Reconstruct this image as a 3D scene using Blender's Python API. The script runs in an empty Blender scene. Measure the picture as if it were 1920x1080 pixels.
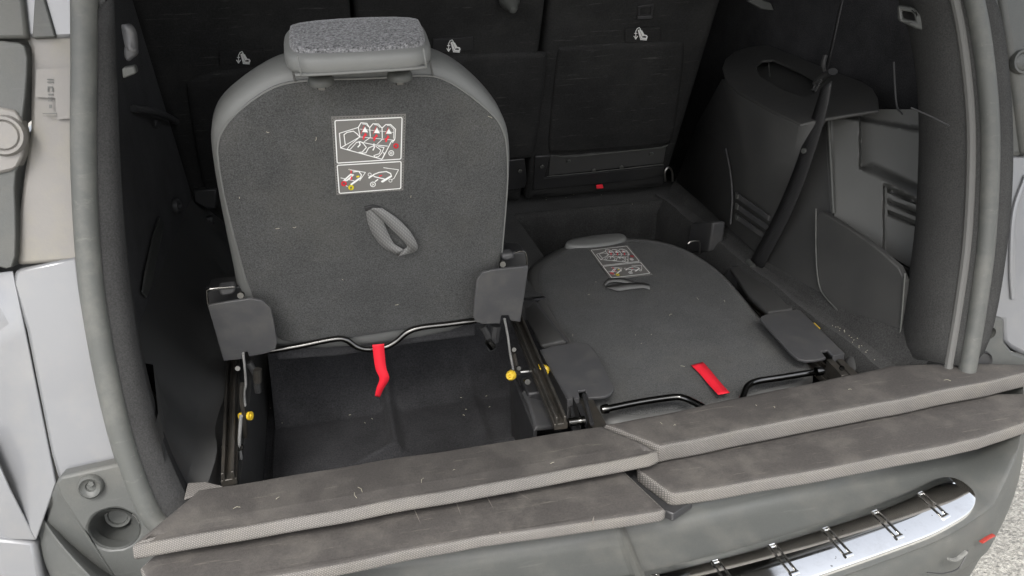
import bpy, bmesh, math, random
import numpy as np
from mathutils import Vector, Matrix
random.seed(7)
S = bpy.context.scene
# ------------------------------------------------------------------ camera
CAM = Vector((0, 0, .65)); FPX = 1537.0
RX = Vector((0.97397658, -0.22552137, -0.02257737)); RD = Vector((-0.11347919, -0.39899934, -0.90990219))
RF = Vector((0.19619403, 0.88878549, -0.41420799))          # right, down, forward of the camera
cd = bpy.data.cameras.new('camera'); cam = bpy.data.objects.new('camera', cd); S.collection.objects.link(cam)
cam.matrix_world = Matrix(((RX.x, -RD.x, -RF.x, CAM.x), (RX.y, -RD.y, -RF.y, CAM.y), (RX.z, -RD.z, -RF.z, CAM.z), (0, 0, 0, 1)))
cd.lens = FPX / 1920 * 36; cd.sensor_width = 36; cd.clip_start = .02; cd.clip_end = 500
S.camera = cam
# ------------------------------------------------------------------ sky, sun, exposure
w = bpy.data.worlds.new('World'); S.world = w; w.use_nodes = True
nt = w.node_tree; sky = nt.nodes.new('ShaderNodeTexSky'); sky.sky_type = 'NISHITA'; sky.sun_disc = False
SUN_EL, SUN_AZ = math.radians(52), math.radians(200)
sky.sun_elevation = SUN_EL; sky.sun_rotation = SUN_AZ; sky.air_density = 1.0; sky.dust_density = 4.0; sky.ozone_density = .6
nt.nodes['Background'].inputs[1].default_value = .15
hs = nt.nodes.new('ShaderNodeHueSaturation'); hs.inputs['Saturation'].default_value = .30      # overcast: a nearly colourless sky
nt.links.new(sky.outputs[0], hs.inputs['Color']); nt.links.new(hs.outputs[0], nt.nodes['Background'].inputs[0])
sl = bpy.data.lights.new('sun', 'SUN'); sl.energy = 1.3; sl.angle = math.radians(20); sl.color = (1, .98, .955)
so = bpy.data.objects.new('sun', sl); S.collection.objects.link(so)
sd = Vector((math.sin(SUN_AZ) * math.cos(SUN_EL), math.cos(SUN_AZ) * math.cos(SUN_EL), math.sin(SUN_EL)))
so.rotation_euler = sd.to_track_quat('Z', 'Y').to_euler()
S.view_settings.view_transform = 'Standard'; S.view_settings.look = 'None'; S.view_settings.exposure = 1.36
S.view_settings.gamma = 1
# ------------------------------------------------------------------ helpers
def ray(px, py):
    return RX * (px - 960) + RD * (py - 540) + RF * FPX
def PL(pt, n): return (Vector(pt), Vector(n).normalized())
def X(v): return PL((v, 0, 0), (1, 0, 0))
def Y(v): return PL((0, v, 0), (0, 1, 0))
def Z(v): return PL((0, 0, v), (0, 0, 1))
def off(pl, d):
    return (pl[0] + pl[1] * d, pl[1])
def at(px, py, pl):
    r = ray(px, py); t = (pl[0] - CAM).dot(pl[1]) / r.dot(pl[1]); return CAM + r * t
def ats(pts, pl): return [at(x, y, pl) for x, y in pts]

def newobj(name, me, m=None, parent=None):
    o = bpy.data.objects.new(name, me); S.collection.objects.link(o)
    if m: me.materials.append(m)
    if parent: o.parent = parent
    return o
def finish(name, bm, m, parent=None, smooth=35, bevel=0, sub=0, recalc=True, seg=2):
    if recalc: bmesh.ops.recalc_face_normals(bm, faces=bm.faces)
    me = bpy.data.meshes.new(name); bm.to_mesh(me); bm.free()
    if smooth:
        me.polygons.foreach_set('use_smooth', [True] * len(me.polygons)); me.set_sharp_from_angle(angle=math.radians(smooth))
    o = newobj(name, me, m, parent)
    if bevel:
        b = o.modifiers.new('b', 'BEVEL'); b.width = bevel; b.segments = seg; b.limit_method = 'ANGLE'; b.angle_limit = math.radians(30)
    if sub:
        s = o.modifiers.new('s', 'SUBSURF'); s.levels = s.render_levels = sub
    return o
def thing(name, label, cat, group=None, loc=(0, 0, 0)):
    o = bpy.data.objects.new(name, None); S.collection.objects.link(o)
    o['label'] = label; o['category'] = cat
    if group: o['group'] = group
    return o
def smoothpoly(pts, n=2, closed=True):
    for _ in range(n):
        q = []; L = len(pts)
        for i in range(L if closed else L - 1):
            a, b = pts[i], pts[(i + 1) % L]
            q += [a.lerp(b, .25), a.lerp(b, .75)]
        if not closed: q = [pts[0]] + q + [pts[-1]]
        pts = q
    return pts
def catmull(pts, k=8):
    P = [Vector(p) for p in pts]; P = [P[0] * 2 - P[1]] + P + [P[-1] * 2 - P[-2]]; o = []
    for i in range(1, len(P) - 2):
        a, b, c, d = P[i - 1:i + 3]
        for j in range(k):
            t = j / k
            o.append(.5 * ((2 * b) + (c - a) * t + (2 * a - 5 * b + 4 * c - d) * t * t + (3 * b - a - 3 * c + d) * t ** 3))
    o.append(P[-2]); return o
def add_tube(bm, pts, r, seg=10, rx=None, up=None):
    pts = [Vector(p) for p in pts]; rings = []; n0 = None
    for i, p in enumerate(pts):
        t = (pts[min(i + 1, len(pts) - 1)] - pts[max(i - 1, 0)]).normalized()
        if n0 is None:
            n0 = (Vector(up) if up else (Vector((0, 0, 1)) if abs(t.z) < .9 else Vector((1, 0, 0))))
        n0 = (n0 - t * n0.dot(t)).normalized(); b = t.cross(n0)
        rr = r[i] if isinstance(r, list) else r; rb = rx if rx else rr
        rings.append([bm.verts.new(p + n0 * math.cos(a) * rr + b * math.sin(a) * rb) for a in [2 * math.pi * k / seg for k in range(seg)]])
    for a, b in zip(rings, rings[1:]):
        for k in range(seg): bm.faces.new((a[k], a[(k + 1) % seg], b[(k + 1) % seg], b[k]))
    bm.faces.new(rings[0][::-1]); bm.faces.new(rings[-1])
def tube(name, pts, r, m, parent=None, seg=10, k=8, **kw):
    bm = bmesh.new(); add_tube(bm, catmull(pts, k) if k > 1 else pts, r, seg, **kw); return finish(name, bm, m, parent)
def add_box(bm, c, size, rot=None):
    M = Matrix.Translation(Vector(c)) @ (rot.to_4x4() if rot else Matrix()) @ Matrix.Diagonal((*size, 1))
    bmesh.ops.create_cube(bm, size=1, matrix=M)
def box(name, c, size, m, parent=None, bevel=.003, rot=None):
    bm = bmesh.new(); add_box(bm, c, size, rot); return finish(name, bm, m, parent, bevel=bevel)
def add_plate(bm, outer, n, th, holes=()):
    """solid from a 3D polygon (with holes): front faces at the polygon, thickness th against n"""
    e = []
    for loop in [outer] + list(holes):
        vs = [bm.verts.new(p) for p in loop]
        e += [bm.edges.new((vs[i], vs[(i + 1) % len(vs)])) for i in range(len(vs))]
    r = bmesh.ops.triangle_fill(bm, edges=e, use_beauty=True, use_dissolve=False, normal=n)
    fs = [g for g in r['geom'] if isinstance(g, bmesh.types.BMFace)]
    ex = bmesh.ops.extrude_face_region(bm, geom=fs)
    bmesh.ops.translate(bm, verts=[g for g in ex['geom'] if isinstance(g, bmesh.types.BMVert)], vec=-n * th)
    bmesh.ops.reverse_faces(bm, faces=[f for f in fs if f.is_valid])
def plate(name, pts, pl, th, m, parent=None, holes=(), bevel=.002, sm=0, towards=True, seg=2):
    """pixel outline laid on plane pl; thickness goes away from the viewer"""
    n = pl[1].copy()
    if (CAM - pl[0]).dot(n) < 0: n = -n
    o = ats(pts, pl)
    if sm: o = smoothpoly(o, sm)
    hs = [smoothpoly(ats(h, pl), sm) if sm else ats(h, pl) for h in holes]
    bm = bmesh.new(); add_plate(bm, o, n, th, hs)
    return finish(name, bm, m, parent, bevel=bevel, seg=seg)
def solid(name, pts3, n, th, m, parent=None, bevel=.002, holes=()):
    bm = bmesh.new(); add_plate(bm, [Vector(p) for p in pts3], Vector(n).normalized(), th, [[Vector(q) for q in h] for h in holes]); return finish(name, bm, m, parent, bevel=bevel)
def offset_loop(pts, n, d):
    L = len(pts); out = []
    cen = sum(pts, Vector()) / L
    for i in range(L):
        a, b, c = pts[i - 1], pts[i], pts[(i + 1) % L]
        t = ((b - a).normalized() + (c - b).normalized()).normalized(); q = t.cross(n)
        if i == 0: sgn = 1
        out.append((b, q))
    # orientation
    area = sum(((pts[i] - cen).cross(pts[(i + 1) % L] - cen)).dot(n) for i in range(L))
    s = 1 if area > 0 else -1
    return [b - q * s * d for b, q in out]
def slab(name, pts3, n, rings, m, parent=None, smooth=60):
    """pillow-like solid: rings = (inset, height along n) from front centre to back"""
    bm = bmesh.new(); R = []
    for ins, h in rings:
        R.append([bm.verts.new(p + n * h) for p in offset_loop(pts3, n, ins)])
    L = len(pts3)
    for a, b in zip(R, R[1:]):
        for k in range(L): bm.faces.new((a[k], a[(k + 1) % L], b[(k + 1) % L], b[k]))
    f1 = bm.faces.new(R[0]); f2 = bm.faces.new(R[-1][::-1])
    bmesh.ops.triangulate(bm, faces=[f1, f2])
    return finish(name, bm, m, parent, smooth=smooth)
def patch(name, pts3, faces, m, parent=None, bevel=.004, th=.006, seg=3, smooth=40):
    bm = bmesh.new(); vs = [bm.verts.new(p) for p in pts3]
    for f in faces: bm.faces.new([vs[i] for i in f])
    o = finish(name, bm, m, parent, smooth=smooth)
    if th:
        s = o.modifiers.new('t', 'SOLIDIFY'); s.thickness = th; s.offset = 0
    if bevel:
        b = o.modifiers.new('b', 'BEVEL'); b.width = bevel; b.segments = seg; b.limit_method = 'ANGLE'; b.angle_limit = math.radians(18)
    return o
def disc(name, c, n, r, th, m, parent=None, prof=None, seg=28):
    """lathed button: prof = list of (radius, height)"""
    n = Vector(n).normalized(); u = n.orthogonal().normalized(); v = n.cross(u); c = Vector(c)
    prof = prof or [(0, th), (r * .85, th), (r, th * .7), (r, 0)]
    bm = bmesh.new(); R = []
    for rr, h in prof:
        if rr < 1e-6: R.append([bm.verts.new(c + n * h)] * seg)
        else: R.append([bm.verts.new(c + n * h + (u * math.cos(2 * math.pi * k / seg) + v * math.sin(2 * math.pi * k / seg)) * rr) for k in range(seg)])
    for a, b in zip(R, R[1:]):
        for k in range(seg):
            q = []
            for x in (a[k], a[(k + 1) % seg], b[(k + 1) % seg], b[k]):
                if x not in q: q.append(x)
            if len(q) > 2: bm.faces.new(q)
    return finish(name, bm, m, parent, smooth=45)
# ------------------------------------------------------------------ materials
def mat(name, col, rough=.6, metal=0, var=.15, vscale=8, grain=0, gscale=400, bump=0, bscale=300, bdist=.001,
        speck=None, coat=0, weave=None, spec=.5, sheen=0, dirt=None, scratch=None, aniso=1):
    m = bpy.data.materials.new(name); m.use_nodes = True; N = m.node_tree.nodes; Lk = m.node_tree.links.new
    B = N['Principled BSDF']; B.inputs['Roughness'].default_value = rough; B.inputs['Metallic'].default_value = metal
    B.inputs['Coat Weight'].default_value = coat; B.inputs['Specular IOR Level'].default_value = spec
    B.inputs['Sheen Weight'].default_value = sheen; B.inputs['Sheen Roughness'].default_value = .4
    tc = N.new('ShaderNodeTexCoord').outputs['Object']
    def noise(sc, det=4, rgh=.6, vec=None):
        x = N.new('ShaderNodeTexNoise'); x.inputs['Scale'].default_value = sc; x.inputs['Detail'].default_value = det
        x.inputs['Roughness'].default_value = rgh; Lk(vec or tc, x.inputs['Vector']); return x.outputs['Fac']
    def rmp(f, a, b, c0=(0, 0, 0, 1), c1=(1, 1, 1, 1)):
        x = N.new('ShaderNodeValToRGB'); x.color_ramp.elements[0].position = a; x.color_ramp.elements[1].position = b
        x.color_ramp.elements[0].color = c0; x.color_ramp.elements[1].color = c1; Lk(f, x.inputs[0]); return x.outputs[0]
    def mix(a, b, f, mode='MIX'):
        x = N.new('ShaderNodeMix'); x.data_type = 'RGBA'; x.blend_type = mode
        for s, v in ((x.inputs[6], a), (x.inputs[7], b), (x.inputs[0], f)):
            if isinstance(v, (tuple, list)): s.default_value = (*v[:3], 1)
            elif isinstance(v, (int, float)): s.default_value = v
            else: Lk(v, s)
        return x.outputs[2]
    lo = tuple(c * (1 - var) for c in col[:3]); hi = tuple(c * (1 + var) for c in col[:3])
    c = mix(lo, hi, rmp(noise(vscale, 6), .3, .7))
    if grain:
        g = rmp(noise(gscale, 2, .8), .3, .7)
        c = mix(mix(c, tuple(x * (1 - grain) for x in (1, 1, 1)), 1.0, 'MULTIPLY'), mix(c, tuple(x * (1 + grain) for x in (1, 1, 1)), 1.0, 'MULTIPLY'), g)
    if dirt:
        dc, amt, ds = dirt
        f = rmp(noise(ds, 8, .7), .48, .75, (0, 0, 0, 1), (amt, amt, amt, 1)); c = mix(c, dc, f)
        rr = N.new('ShaderNodeMath'); rr.operation = 'MULTIPLY_ADD'; Lk(f, rr.inputs[0]); rr.inputs[1].default_value = .4; rr.inputs[2].default_value = rough
        Lk(rr.outputs[0], B.inputs['Roughness'])
    if speck:
        sc2, thr, sm = speck
        f = rmp(noise(sm, 1, .3), thr, thr + .02); c = mix(c, sc2, f)
    if scratch:
        sc2, amt, ssz = scratch
        mp = N.new('ShaderNodeMapping'); mp.inputs['Scale'].default_value = (ssz * .18, ssz * 2.4, ssz * 2.4)
        mp.inputs['Rotation'].default_value = (.3, .2, .5); Lk(tc, mp.inputs[0])
        wp = noise(4, 2); x = N.new('ShaderNodeMix'); x.data_type = 'RGBA'; x.inputs[0].default_value = .06
        Lk(mp.outputs[0], x.inputs[6]); Lk(wp, x.inputs[7])
        f = rmp(noise(6, 5, .75, x.outputs[2]), .6, .72, (0, 0, 0, 1), (amt, amt, amt, 1))
        c = mix(c, sc2, f)
    h = None
    if weave:
        pitch, wa = weave
        hs = []
        for dr in ('X', 'DIAGONAL'):
            wv = N.new('ShaderNodeTexWave'); wv.wave_type = 'BANDS'; wv.bands_direction = dr
            wv.inputs['Scale'].default_value = .314 / pitch; wv.inputs['Distortion'].default_value = .6; Lk(tc, wv.inputs[0]); hs.append(wv.outputs['Fac'])
        mu = N.new('ShaderNodeMath'); mu.operation = 'MULTIPLY'; Lk(hs[0], mu.inputs[0]); Lk(hs[1], mu.inputs[1]); h = mu.outputs[0]
        c = mix(mix(c, (1 - wa,) * 3, 1., 'MULTIPLY'), mix(c, (1 + wa,) * 3, 1., 'MULTIPLY'), h)
    Lk(c, B.inputs['Base Color'])
    if bump:
        bn = N.new('ShaderNodeBump'); bn.inputs['Strength'].default_value = bump; bn.inputs['Distance'].default_value = bdist
        Lk(h or noise(bscale, 3, .7), bn.inputs['Height'])
        b2 = N.new('ShaderNodeBump'); b2.inputs['Strength'].default_value = .25; b2.inputs['Distance'].default_value = .004
        Lk(noise(12, 3, .5), b2.inputs['Height']); Lk(bn.outputs[0], b2.inputs['Normal']); Lk(b2.outputs[0], B.inputs['Normal'])
    return m
M = dict(
    carpet=mat('grey_carpet', (.074, .075, .074), .95, var=.12, vscale=16, grain=.42, gscale=560, bump=.8, bscale=520, bdist=.0015, spec=.1, sheen=.15, dirt=((.14, .135, .115), .28, 7)),
    carpetd=mat('dark_carpet', (.045, .045, .044), .95, var=.2, vscale=14, grain=.4, gscale=380, bump=.7, bscale=420, bdist=.0015, spec=.1, sheen=.1, speck=((.25, .24, .2), .82, 160)),
    black=mat('black_carpet', (.036, .036, .038), .95, var=.25, vscale=12, grain=.35, gscale=380, bump=.6, bscale=380, bdist=.001, spec=.12, sheen=.05, speck=((.2, .19, .17), .84, 150)),
    seat2=mat('seat_back_carpet', (.020, .020, .020), .8, var=.3, vscale=9, grain=.3, gscale=350, bump=.4, bscale=350, bdist=.001, spec=.25, scratch=((.10, .10, .095), .6, 12), dirt=((.05, .05, .047), .5, 8)),
    plas=mat('black_plastic', (.025, .025, .026), .45, var=.2, vscale=10, bump=.2, bscale=700, bdist=.0005, dirt=((.07, .068, .06), .35, 9)),
    plasg=mat('charcoal_plastic', (.055, .055, .057), .5, var=.1, vscale=8, bump=.25, bscale=800, bdist=.0005, dirt=((.12, .115, .10), .4, 24), scratch=((.12, .12, .11), .3, 16)),
    trim=mat('grained_trim', (.052, .052, .051), .6, var=.1, vscale=6, bump=.35, bscale=600, bdist=.0006, dirt=((.09, .088, .08), .35, 8)),
    bump=mat('bumper_plastic', (.062, .0645, .061), .5, var=.06, vscale=6, grain=.06, gscale=500, bump=.3, bscale=700, bdist=.0005, dirt=((.12, .115, .10), .5, 11), scratch=((.15, .15, .14), .25, 7)),
    leather=mat('grey_leather', (.165, .168, .162), .48, var=.06, vscale=10, bump=.35, bscale=500, bdist=.0008),
    leatherd=mat('dark_leather', (.085, .085, .082), .5, var=.06, vscale=10, bump=.35, bscale=500, bdist=.0008),
    tweed=mat('speckled_cloth', (.17, .17, .175), .95, var=.1, vscale=20, grain=.75, gscale=330, bump=.9, bscale=350, bdist=.0015, spec=.1, sheen=.3),
    seal=mat('rubber_seal', (.076, .079, .074), .5, var=.05, vscale=5, bump=.1, bscale=300, dirt=((.19, .185, .165), .45, 16), scratch=((.2, .2, .18), .3, 8)),
    sealin=mat('inner_seal', (.10, .099, .094), .6, var=.05, vscale=5, bump=.1, bscale=300),
    silver=mat('silver_paint', (.18, .184, .192), .32, metal=.2, var=.04, vscale=3, coat=.6, dirt=((.25, .24, .22), .35, 14)),
    jamb=mat('grey_jamb_paint', (.175, .166, .155), .5, var=.08, vscale=5, coat=.1, dirt=((.24, .225, .17), .6, 12), bump=.15, bscale=250),
    chrome=mat('polished_steel', (.88, .88, .87), .05, metal=1, var=.02, vscale=4, dirt=((.5, .48, .45), .3, 26), speck=((.3, .29, .27), .80, 130)),
    steel=mat('worn_steel', (.45, .44, .42), .3, metal=1, var=.15, vscale=30),
    arm=mat('zinc_arm', (.30, .30, .29), .35, metal=.3, var=.3, vscale=60),
    rod=mat('dark_steel_rod', (.13, .128, .122), .22, metal=1, var=.15, vscale=25),
    rail=mat('greased_dark_rail', (.075, .07, .062), .4, metal=.6, var=.35, vscale=20, dirt=((.14, .11, .08), .5, 25)),
    yellow=mat('yellow_plastic', (.62, .42, .03), .4, var=.08),
    streak=mat('dried_water_mark', (.17, .155, .135), .8, var=.25, vscale=60),
    pilc=mat('pillar_carpet', (.034, .034, .034), .9, var=.12, vscale=10, grain=.3, gscale=500, bump=.4, bscale=420, bdist=.0008, spec=.15),
    bump2=mat('moulded_grey_trim', (.088, .089, .085), .5, var=.06, vscale=6, bump=.25, bscale=700, bdist=.0004, dirt=((.1, .098, .09), .35, 9)),
    chip=mat('scuffed_plastic', (.15, .15, .14), .8, var=.3, vscale=120),
    pilr=mat('right_pillar_carpet', (.042, .042, .041), .9, var=.12, vscale=10, grain=.3, gscale=500, bump=.4, bscale=420, bdist=.0008, spec=.15),
    reflector=mat('dull_red_plastic', (.3, .03, .02), .4),
    red=mat('red_webbing', (.75, .012, .03), .7, var=.08, bump=.5, bscale=700, bdist=.0006),
    web=mat('grey_webbing', (.2, .2, .195), .7, var=.08, weave=(.0022, .3), bump=.6, bdist=.0006),
    belt=mat('black_belt_webbing', (.03, .03, .031), .55, var=.1, weave=(.003, .3), bump=.5, bdist=.0005),
    vinyl=mat('board_top_cover', (.054, .049, .045), .75, var=.16, vscale=8, grain=.18, gscale=420, bump=.5, bscale=420, bdist=.0008, dirt=((.12, .11, .095), .6, 16), scratch=((.2, .185, .15), .5, 14)),
    weave=mat('woven_board_edge', (.158, .148, .137), .8, var=.12, vscale=12, weave=(.0018, .42), bump=.6, bdist=.0005, dirt=((.25, .23, .19), .4, 10)),
    card=mat('label_vinyl', (.16, .155, .145), .5, var=.06),
    white=mat('white_print', (.85, .85, .83), .6, var=.02), rprint=mat('red_print', (.75, .03, .05), .6, var=.03),
    yprint=mat('yellow_print', (.8, .68, .02), .6, var=.03),
    lint=mat('pale_lint', (.36, .34, .26), .8, var=.2, vscale=60),
    ground=mat('gravel_concrete', (.30, .29, .26), .9, var=.1, vscale=3, grain=.45, gscale=110, bump=1., bscale=90, bdist=.01),
)
PLU = PL((0, 1.125, .08), (0, 1, .26))            # upright seat back, leaning to the rear
PLL = PL((0, 1.03, -.03), (0, -.105, 1))          # folded seat back
PS2 = PL((0, 1.82, .05), (0, 1, .5))              # backs of the second row
POP = PL((0, .86, 0), (0, 1, -.25))               # plane of the tailgate opening
CX = .30
UN = -PLU[1]; LN = PLL[1]; SN = -PS2[1]; ON = -POP[1]
# ================================================================== ground
bm = bmesh.new(); bmesh.ops.create_grid(bm, x_segments=8, y_segments=8, size=60, matrix=Matrix.Translation((0, 0, -.62)))
g = finish('ground', bm, M['ground']); g['kind'] = 'structure'; g['label'] = 'pale gritty concrete ground beside the bumper'
# ================================================================== the car
car = thing('parked_car', 'silver car with its tailgate open, boot lined in black carpet', 'car')
def P(x, y, z): return Vector((x, y, z))
# roof, tailgate and outer shell (outside the frame but they shade the boot)
solid('roof', [P(-.6, 1.13, .95), P(1.2, 1.13, .95), P(1.15, 3.6, 1.0), P(-.55, 3.6, 1.0)], (0, 0, 1), .03, M['silver'], car)
solid('headliner', [P(-.6, 1.03, .885), P(1.2, 1.03, .885), P(1.2, 3.5, .93), P(-.6, 3.5, .93)], (0, 0, 1), .012, M['trim'], car)
tg = solid('tailgate', [P(-.42, 1.06, .93), P(1.02, 1.06, .93), P(1.12, .6, 1.06), P(1.08, .2, 1.18), P(.95, .02, 1.23), P(-.35, .02, 1.23), P(-.48, .2, 1.18), P(-.52, .6, 1.06)], (0, -.3, -1), .05, M['trim'], car, bevel=.01)
for sx, x0 in ((-1, -.62), (1, 1.22)):
    solid('side_panel', [P(x0, 1.25, .25), P(x0, 3.6, .3), P(x0 - sx * .02, 3.6, -.5), P(x0, 1.25, -.5)], (sx, 0, 0), .02, M['silver'], car, bevel=.004)
    solid('side_window', [P(x0, 1.35, .27), P(x0, 3.6, .32), P(x0 - sx * .17, 3.6, .92), P(x0 - sx * .17, 1.45, .88)], (sx, 0, 0), .02, M['plas'], car, bevel=.004)
# ---- seats of the second row: separate things further down. Boot floor and wells
floor = solid('boot_floor', [P(-.2, .9, -.17), P(.85, .9, -.17), P(.95, 1.86, -.17), P(-.30, 1.86, -.17)], (0, 0, 1), .01, M['black'], car, bevel=0)
# embossed carpet in the left well
bm = bmesh.new()
xs = np.linspace(-.15, .405, 160); ys = np.linspace(.88, 1.34, 130)
def emb(x, y):
    z = -.16
    d = 0
    for (a, b, r, hh) in (((-.03, .9), (-.03, 1.10), .010, .018), ((-.03, 1.10), (.05, 1.15), .010, .022), ((.05, 1.15), (.05, 1.33), .010, .022), ((.03, .9), (.03, 1.06), .008, .014),
                          ((.2, 1.12), (.33, 1.12), .014, .012), ((.2, .9), (.2, 1.33), .012, .010)):
        ax, ay = a; bx, by = b; L2 = (bx - ax) ** 2 + (by - ay) ** 2; t = max(0, min(1, ((x - ax) * (bx - ax) + (y - ay) * (by - ay)) / L2))
        q = math.hypot(x - ax - t * (bx - ax), y - ay - t * (by - ay)); d = max(d, hh * math.exp(-(q / r) ** 2))
    z += d
    e = max(0, 1 - (.405 - x) / .035); z += .05 * e * e          # turns up at the rail
    e = max(0, (y - 1.27) / .07); z += .11 * min(1, e) ** 1.5
    return z
vv = [[bm.verts.new((x, y, emb(x, y))) for x in xs] for y in ys]
for i in range(len(ys) - 1):
    for j in range(len(xs) - 1): bm.faces.new((vv[i][j], vv[i][j + 1], vv[i + 1][j + 1], vv[i + 1][j]))
finish('well_carpet', bm, M['black'], car, smooth=80)
solid('well_wall', [P(-.15, 1.335, -.17), P(.41, 1.335, -.17), P(.41, 1.335, .0), P(-.15, 1.335, 0)], (0, -1, 0), .01, M['black'], car)
solid('front_ledge', [P(-.34, 1.335, 0), P(.41, 1.335, 0), P(.41, 1.80, 0), P(.805, 1.80, 0), P(.9, 1.8, 0), P(.9, 1.95, 0), P(-.34, 1.95, 0)], (0, 0, 1), .012, M['carpetd'], car, bevel=.004)
# wavy carpet face of the ledge behind the folded seat
bm = bmesh.new(); cols = []
for i in range(61):
    x = .41 + .385 * i / 60; r = 0
    for c0, wd in ((.44, .012), (.5, .03), (.72, .02)): r += .008 * math.exp(-((x - c0) / wd) ** 2)
    cols.append([bm.verts.new((x, 1.803 - dy - (r if j > 1 else 0), z)) for j, (dy, z) in enumerate(((0, .003), (.008, .001), (.010, -.01), (.004, -.03), (.004, -.17)))])
for a, b in zip(cols, cols[1:]):
    for k in range(4): bm.faces.new((a[k], b[k], b[k + 1], a[k + 1]))
finish('ledge_face', bm, M['carpetd'], car, smooth=60)
# near wall of the wells under the boards and the sill
solid('sill_wall', [P(-.2, .9, -.17), P(.82, .9, -.17), P(.82, .9, -.03), P(-.2, .9, -.03)], (0, 1, 0), .02, M['plas'], car)
solid('sill_plate', [P(-.2, .83, -.042), P(.76, .83, -.042), P(.76, .92, -.03), P(-.2, .92, -.03)], (0, 0, 1), .02, M['plas'], car, bevel=.004)
plate('sill_trim', [(1160, 872), (1196, 876), (1262, 918), (1300, 938), (1262, 964), (1240, 955)], Z(-.020), .012, M['plas'], car, bevel=.002)
plate('sill_slot', [(1194, 895), (1206, 893), (1208, 897), (1196, 899)], Z(-.0185), .002, M['black'], car, bevel=0)
# ---- seat rails (four) with walls of the centre tunnel
def rail(a, b, r=.009):
    bm = bmesh.new(); d = (b - a).normalized(); up = Vector((0, 0, 1)); sd = d.cross(up).normalized()
    L = (b - a).length; rot = Matrix((sd, d, up)).transposed()
    mid = (a + b) / 2
    add_box(bm, mid, (.020, L, .010), rot); add_box(bm, mid + up * .009 + sd * .006, (.004, L, .014), rot); add_box(bm, mid + up * .009 - sd * .006, (.004, L, .014), rot)
    return finish('seat_rail', bm, M['rail'], car, bevel=.001)
rail(at(430, 905, Z(-.01)), at(437, 670, Z(.0)))
rail(at(1052, 800, Z(-.01)), at(968, 600, Z(.01)))
rail(P(.745, .93, -.05), P(.748, 1.3, -.05))
# tunnel plastic between wells
solid('tunnel_wall', [at(1000, 806, Z(-.03)), at(955, 690, Z(-.03)), at(955, 690, Z(-.03)) - P(0, 0, .13), at(1000, 806, Z(-.03)) - P(0, 0, .13)], (-1, 0, 0), .006, M['plas'], car)
patch('tunnel_tray', [at(1003, 806, Z(-.03)), at(978, 735, Z(-.03)), at(1020, 730, Z(-.05)), at(1060, 800, Z(-.05)), at(990, 760, Z(-.03)), at(1040, 765, Z(-.05))],
      [(0, 4, 5, 3), (4, 1, 2, 5)], M['plasg'], car, bevel=.004, th=.01)
patch('tunnel_side', [at(985, 560, Z(.0)), at(1005, 565, Z(.005)), at(1065, 640, Z(-.01)), at(1020, 655, Z(-.03)), at(1010, 600, Z(-.035)), at(970, 600, Z(-.04))],
      [(0, 1, 2, 3, 4, 5)], M['plasg'], car, bevel=.003, th=.006)
box('tunnel_block', at(1000, 730, Z(-.03)), (.03, .05, .02), M['plas'], car, bevel=.004)
solid('tunnel_floor', [P(.40, .9, -.09), P(.46, .9, -.09), P(.46, 1.8, -.09), P(.40, 1.8, -.09)], (0, 0, 1), .08, M['plas'], car)
# left edge wall beside the left rail
bm = bmesh.new()
prof = [(-.165, -.16), (-.168, -.03), (-.195, -.03), (-.20, .0), (-.225, .01), (-.255, .05), (-.30, .12)]
secs = []
for y in np.linspace(.88, 1.85, 40):
    s = []
    for k, (x, z) in enumerate(prof):
        if y < 1.05: x = max(x, -.235 - .2 * max(0, y - .9))
        d = .006 * math.sin(y * 34) if k in (3, 4) else 0
        s.append(bm.verts.new((x + d, y, z + d)))
    secs.append(s)
for a, b in zip(secs, secs[1:]):
    for k in range(len(prof) - 1): bm.faces.new((a[k], a[k + 1], b[k + 1], b[k]))
finish('left_floor_moulding', bm, M['trim'], car, smooth=35)
# ---- left side trim
xl = -.30
solid('left_side_trim', [P(xl, .97, -.2), P(xl, 3.5, -.2), P(xl, 3.5, .9), P(xl, 1.12, .9)], (1, 0, 0), .01, M['black'], car)
LT = [at(236, 0, POP), at(238, 200, POP), at(241, 380, POP), at(258, 600, POP), at(300, 800, POP), at(348, 915, POP), at(400, 1010, POP)]
LB = [P(xl, 1.12, .62), P(xl, 1.12, .45), P(xl, 1.12, .34), P(xl, 1.12, .2), P(xl + .01, 1.08, .09), P(-.262, .99, .02), P(-.20, .92, -.07)]
LO = [p + P(-.04, -.0, 0) for p in LT]
def strip(name, rows, m, parent, th=.006, smooth=50, bevel=0, sub=1):
    bm = bmesh.new(); R = [[bm.verts.new(p) for p in r] for r in rows]
    for a, b in zip(R, R[1:]):
        for k in range(len(a) - 1): bm.faces.new((a[k], a[k + 1], b[k + 1], b[k]))
    o = finish(name, bm, m, parent, smooth=smooth)
    if sub: s = o.modifiers.new('s', 'SUBSURF'); s.levels = s.render_levels = sub
    if th: s = o.modifiers.new('t', 'SOLIDIFY'); s.thickness = th; s.offset = 0
    return o
strip('left_pillar_trim', [LO, LT, [a.lerp(b, .5) + P(-.004, 0, 0) for a, b in zip(LT, LB)], LB], M['pilc'], car, sub=2)
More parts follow.
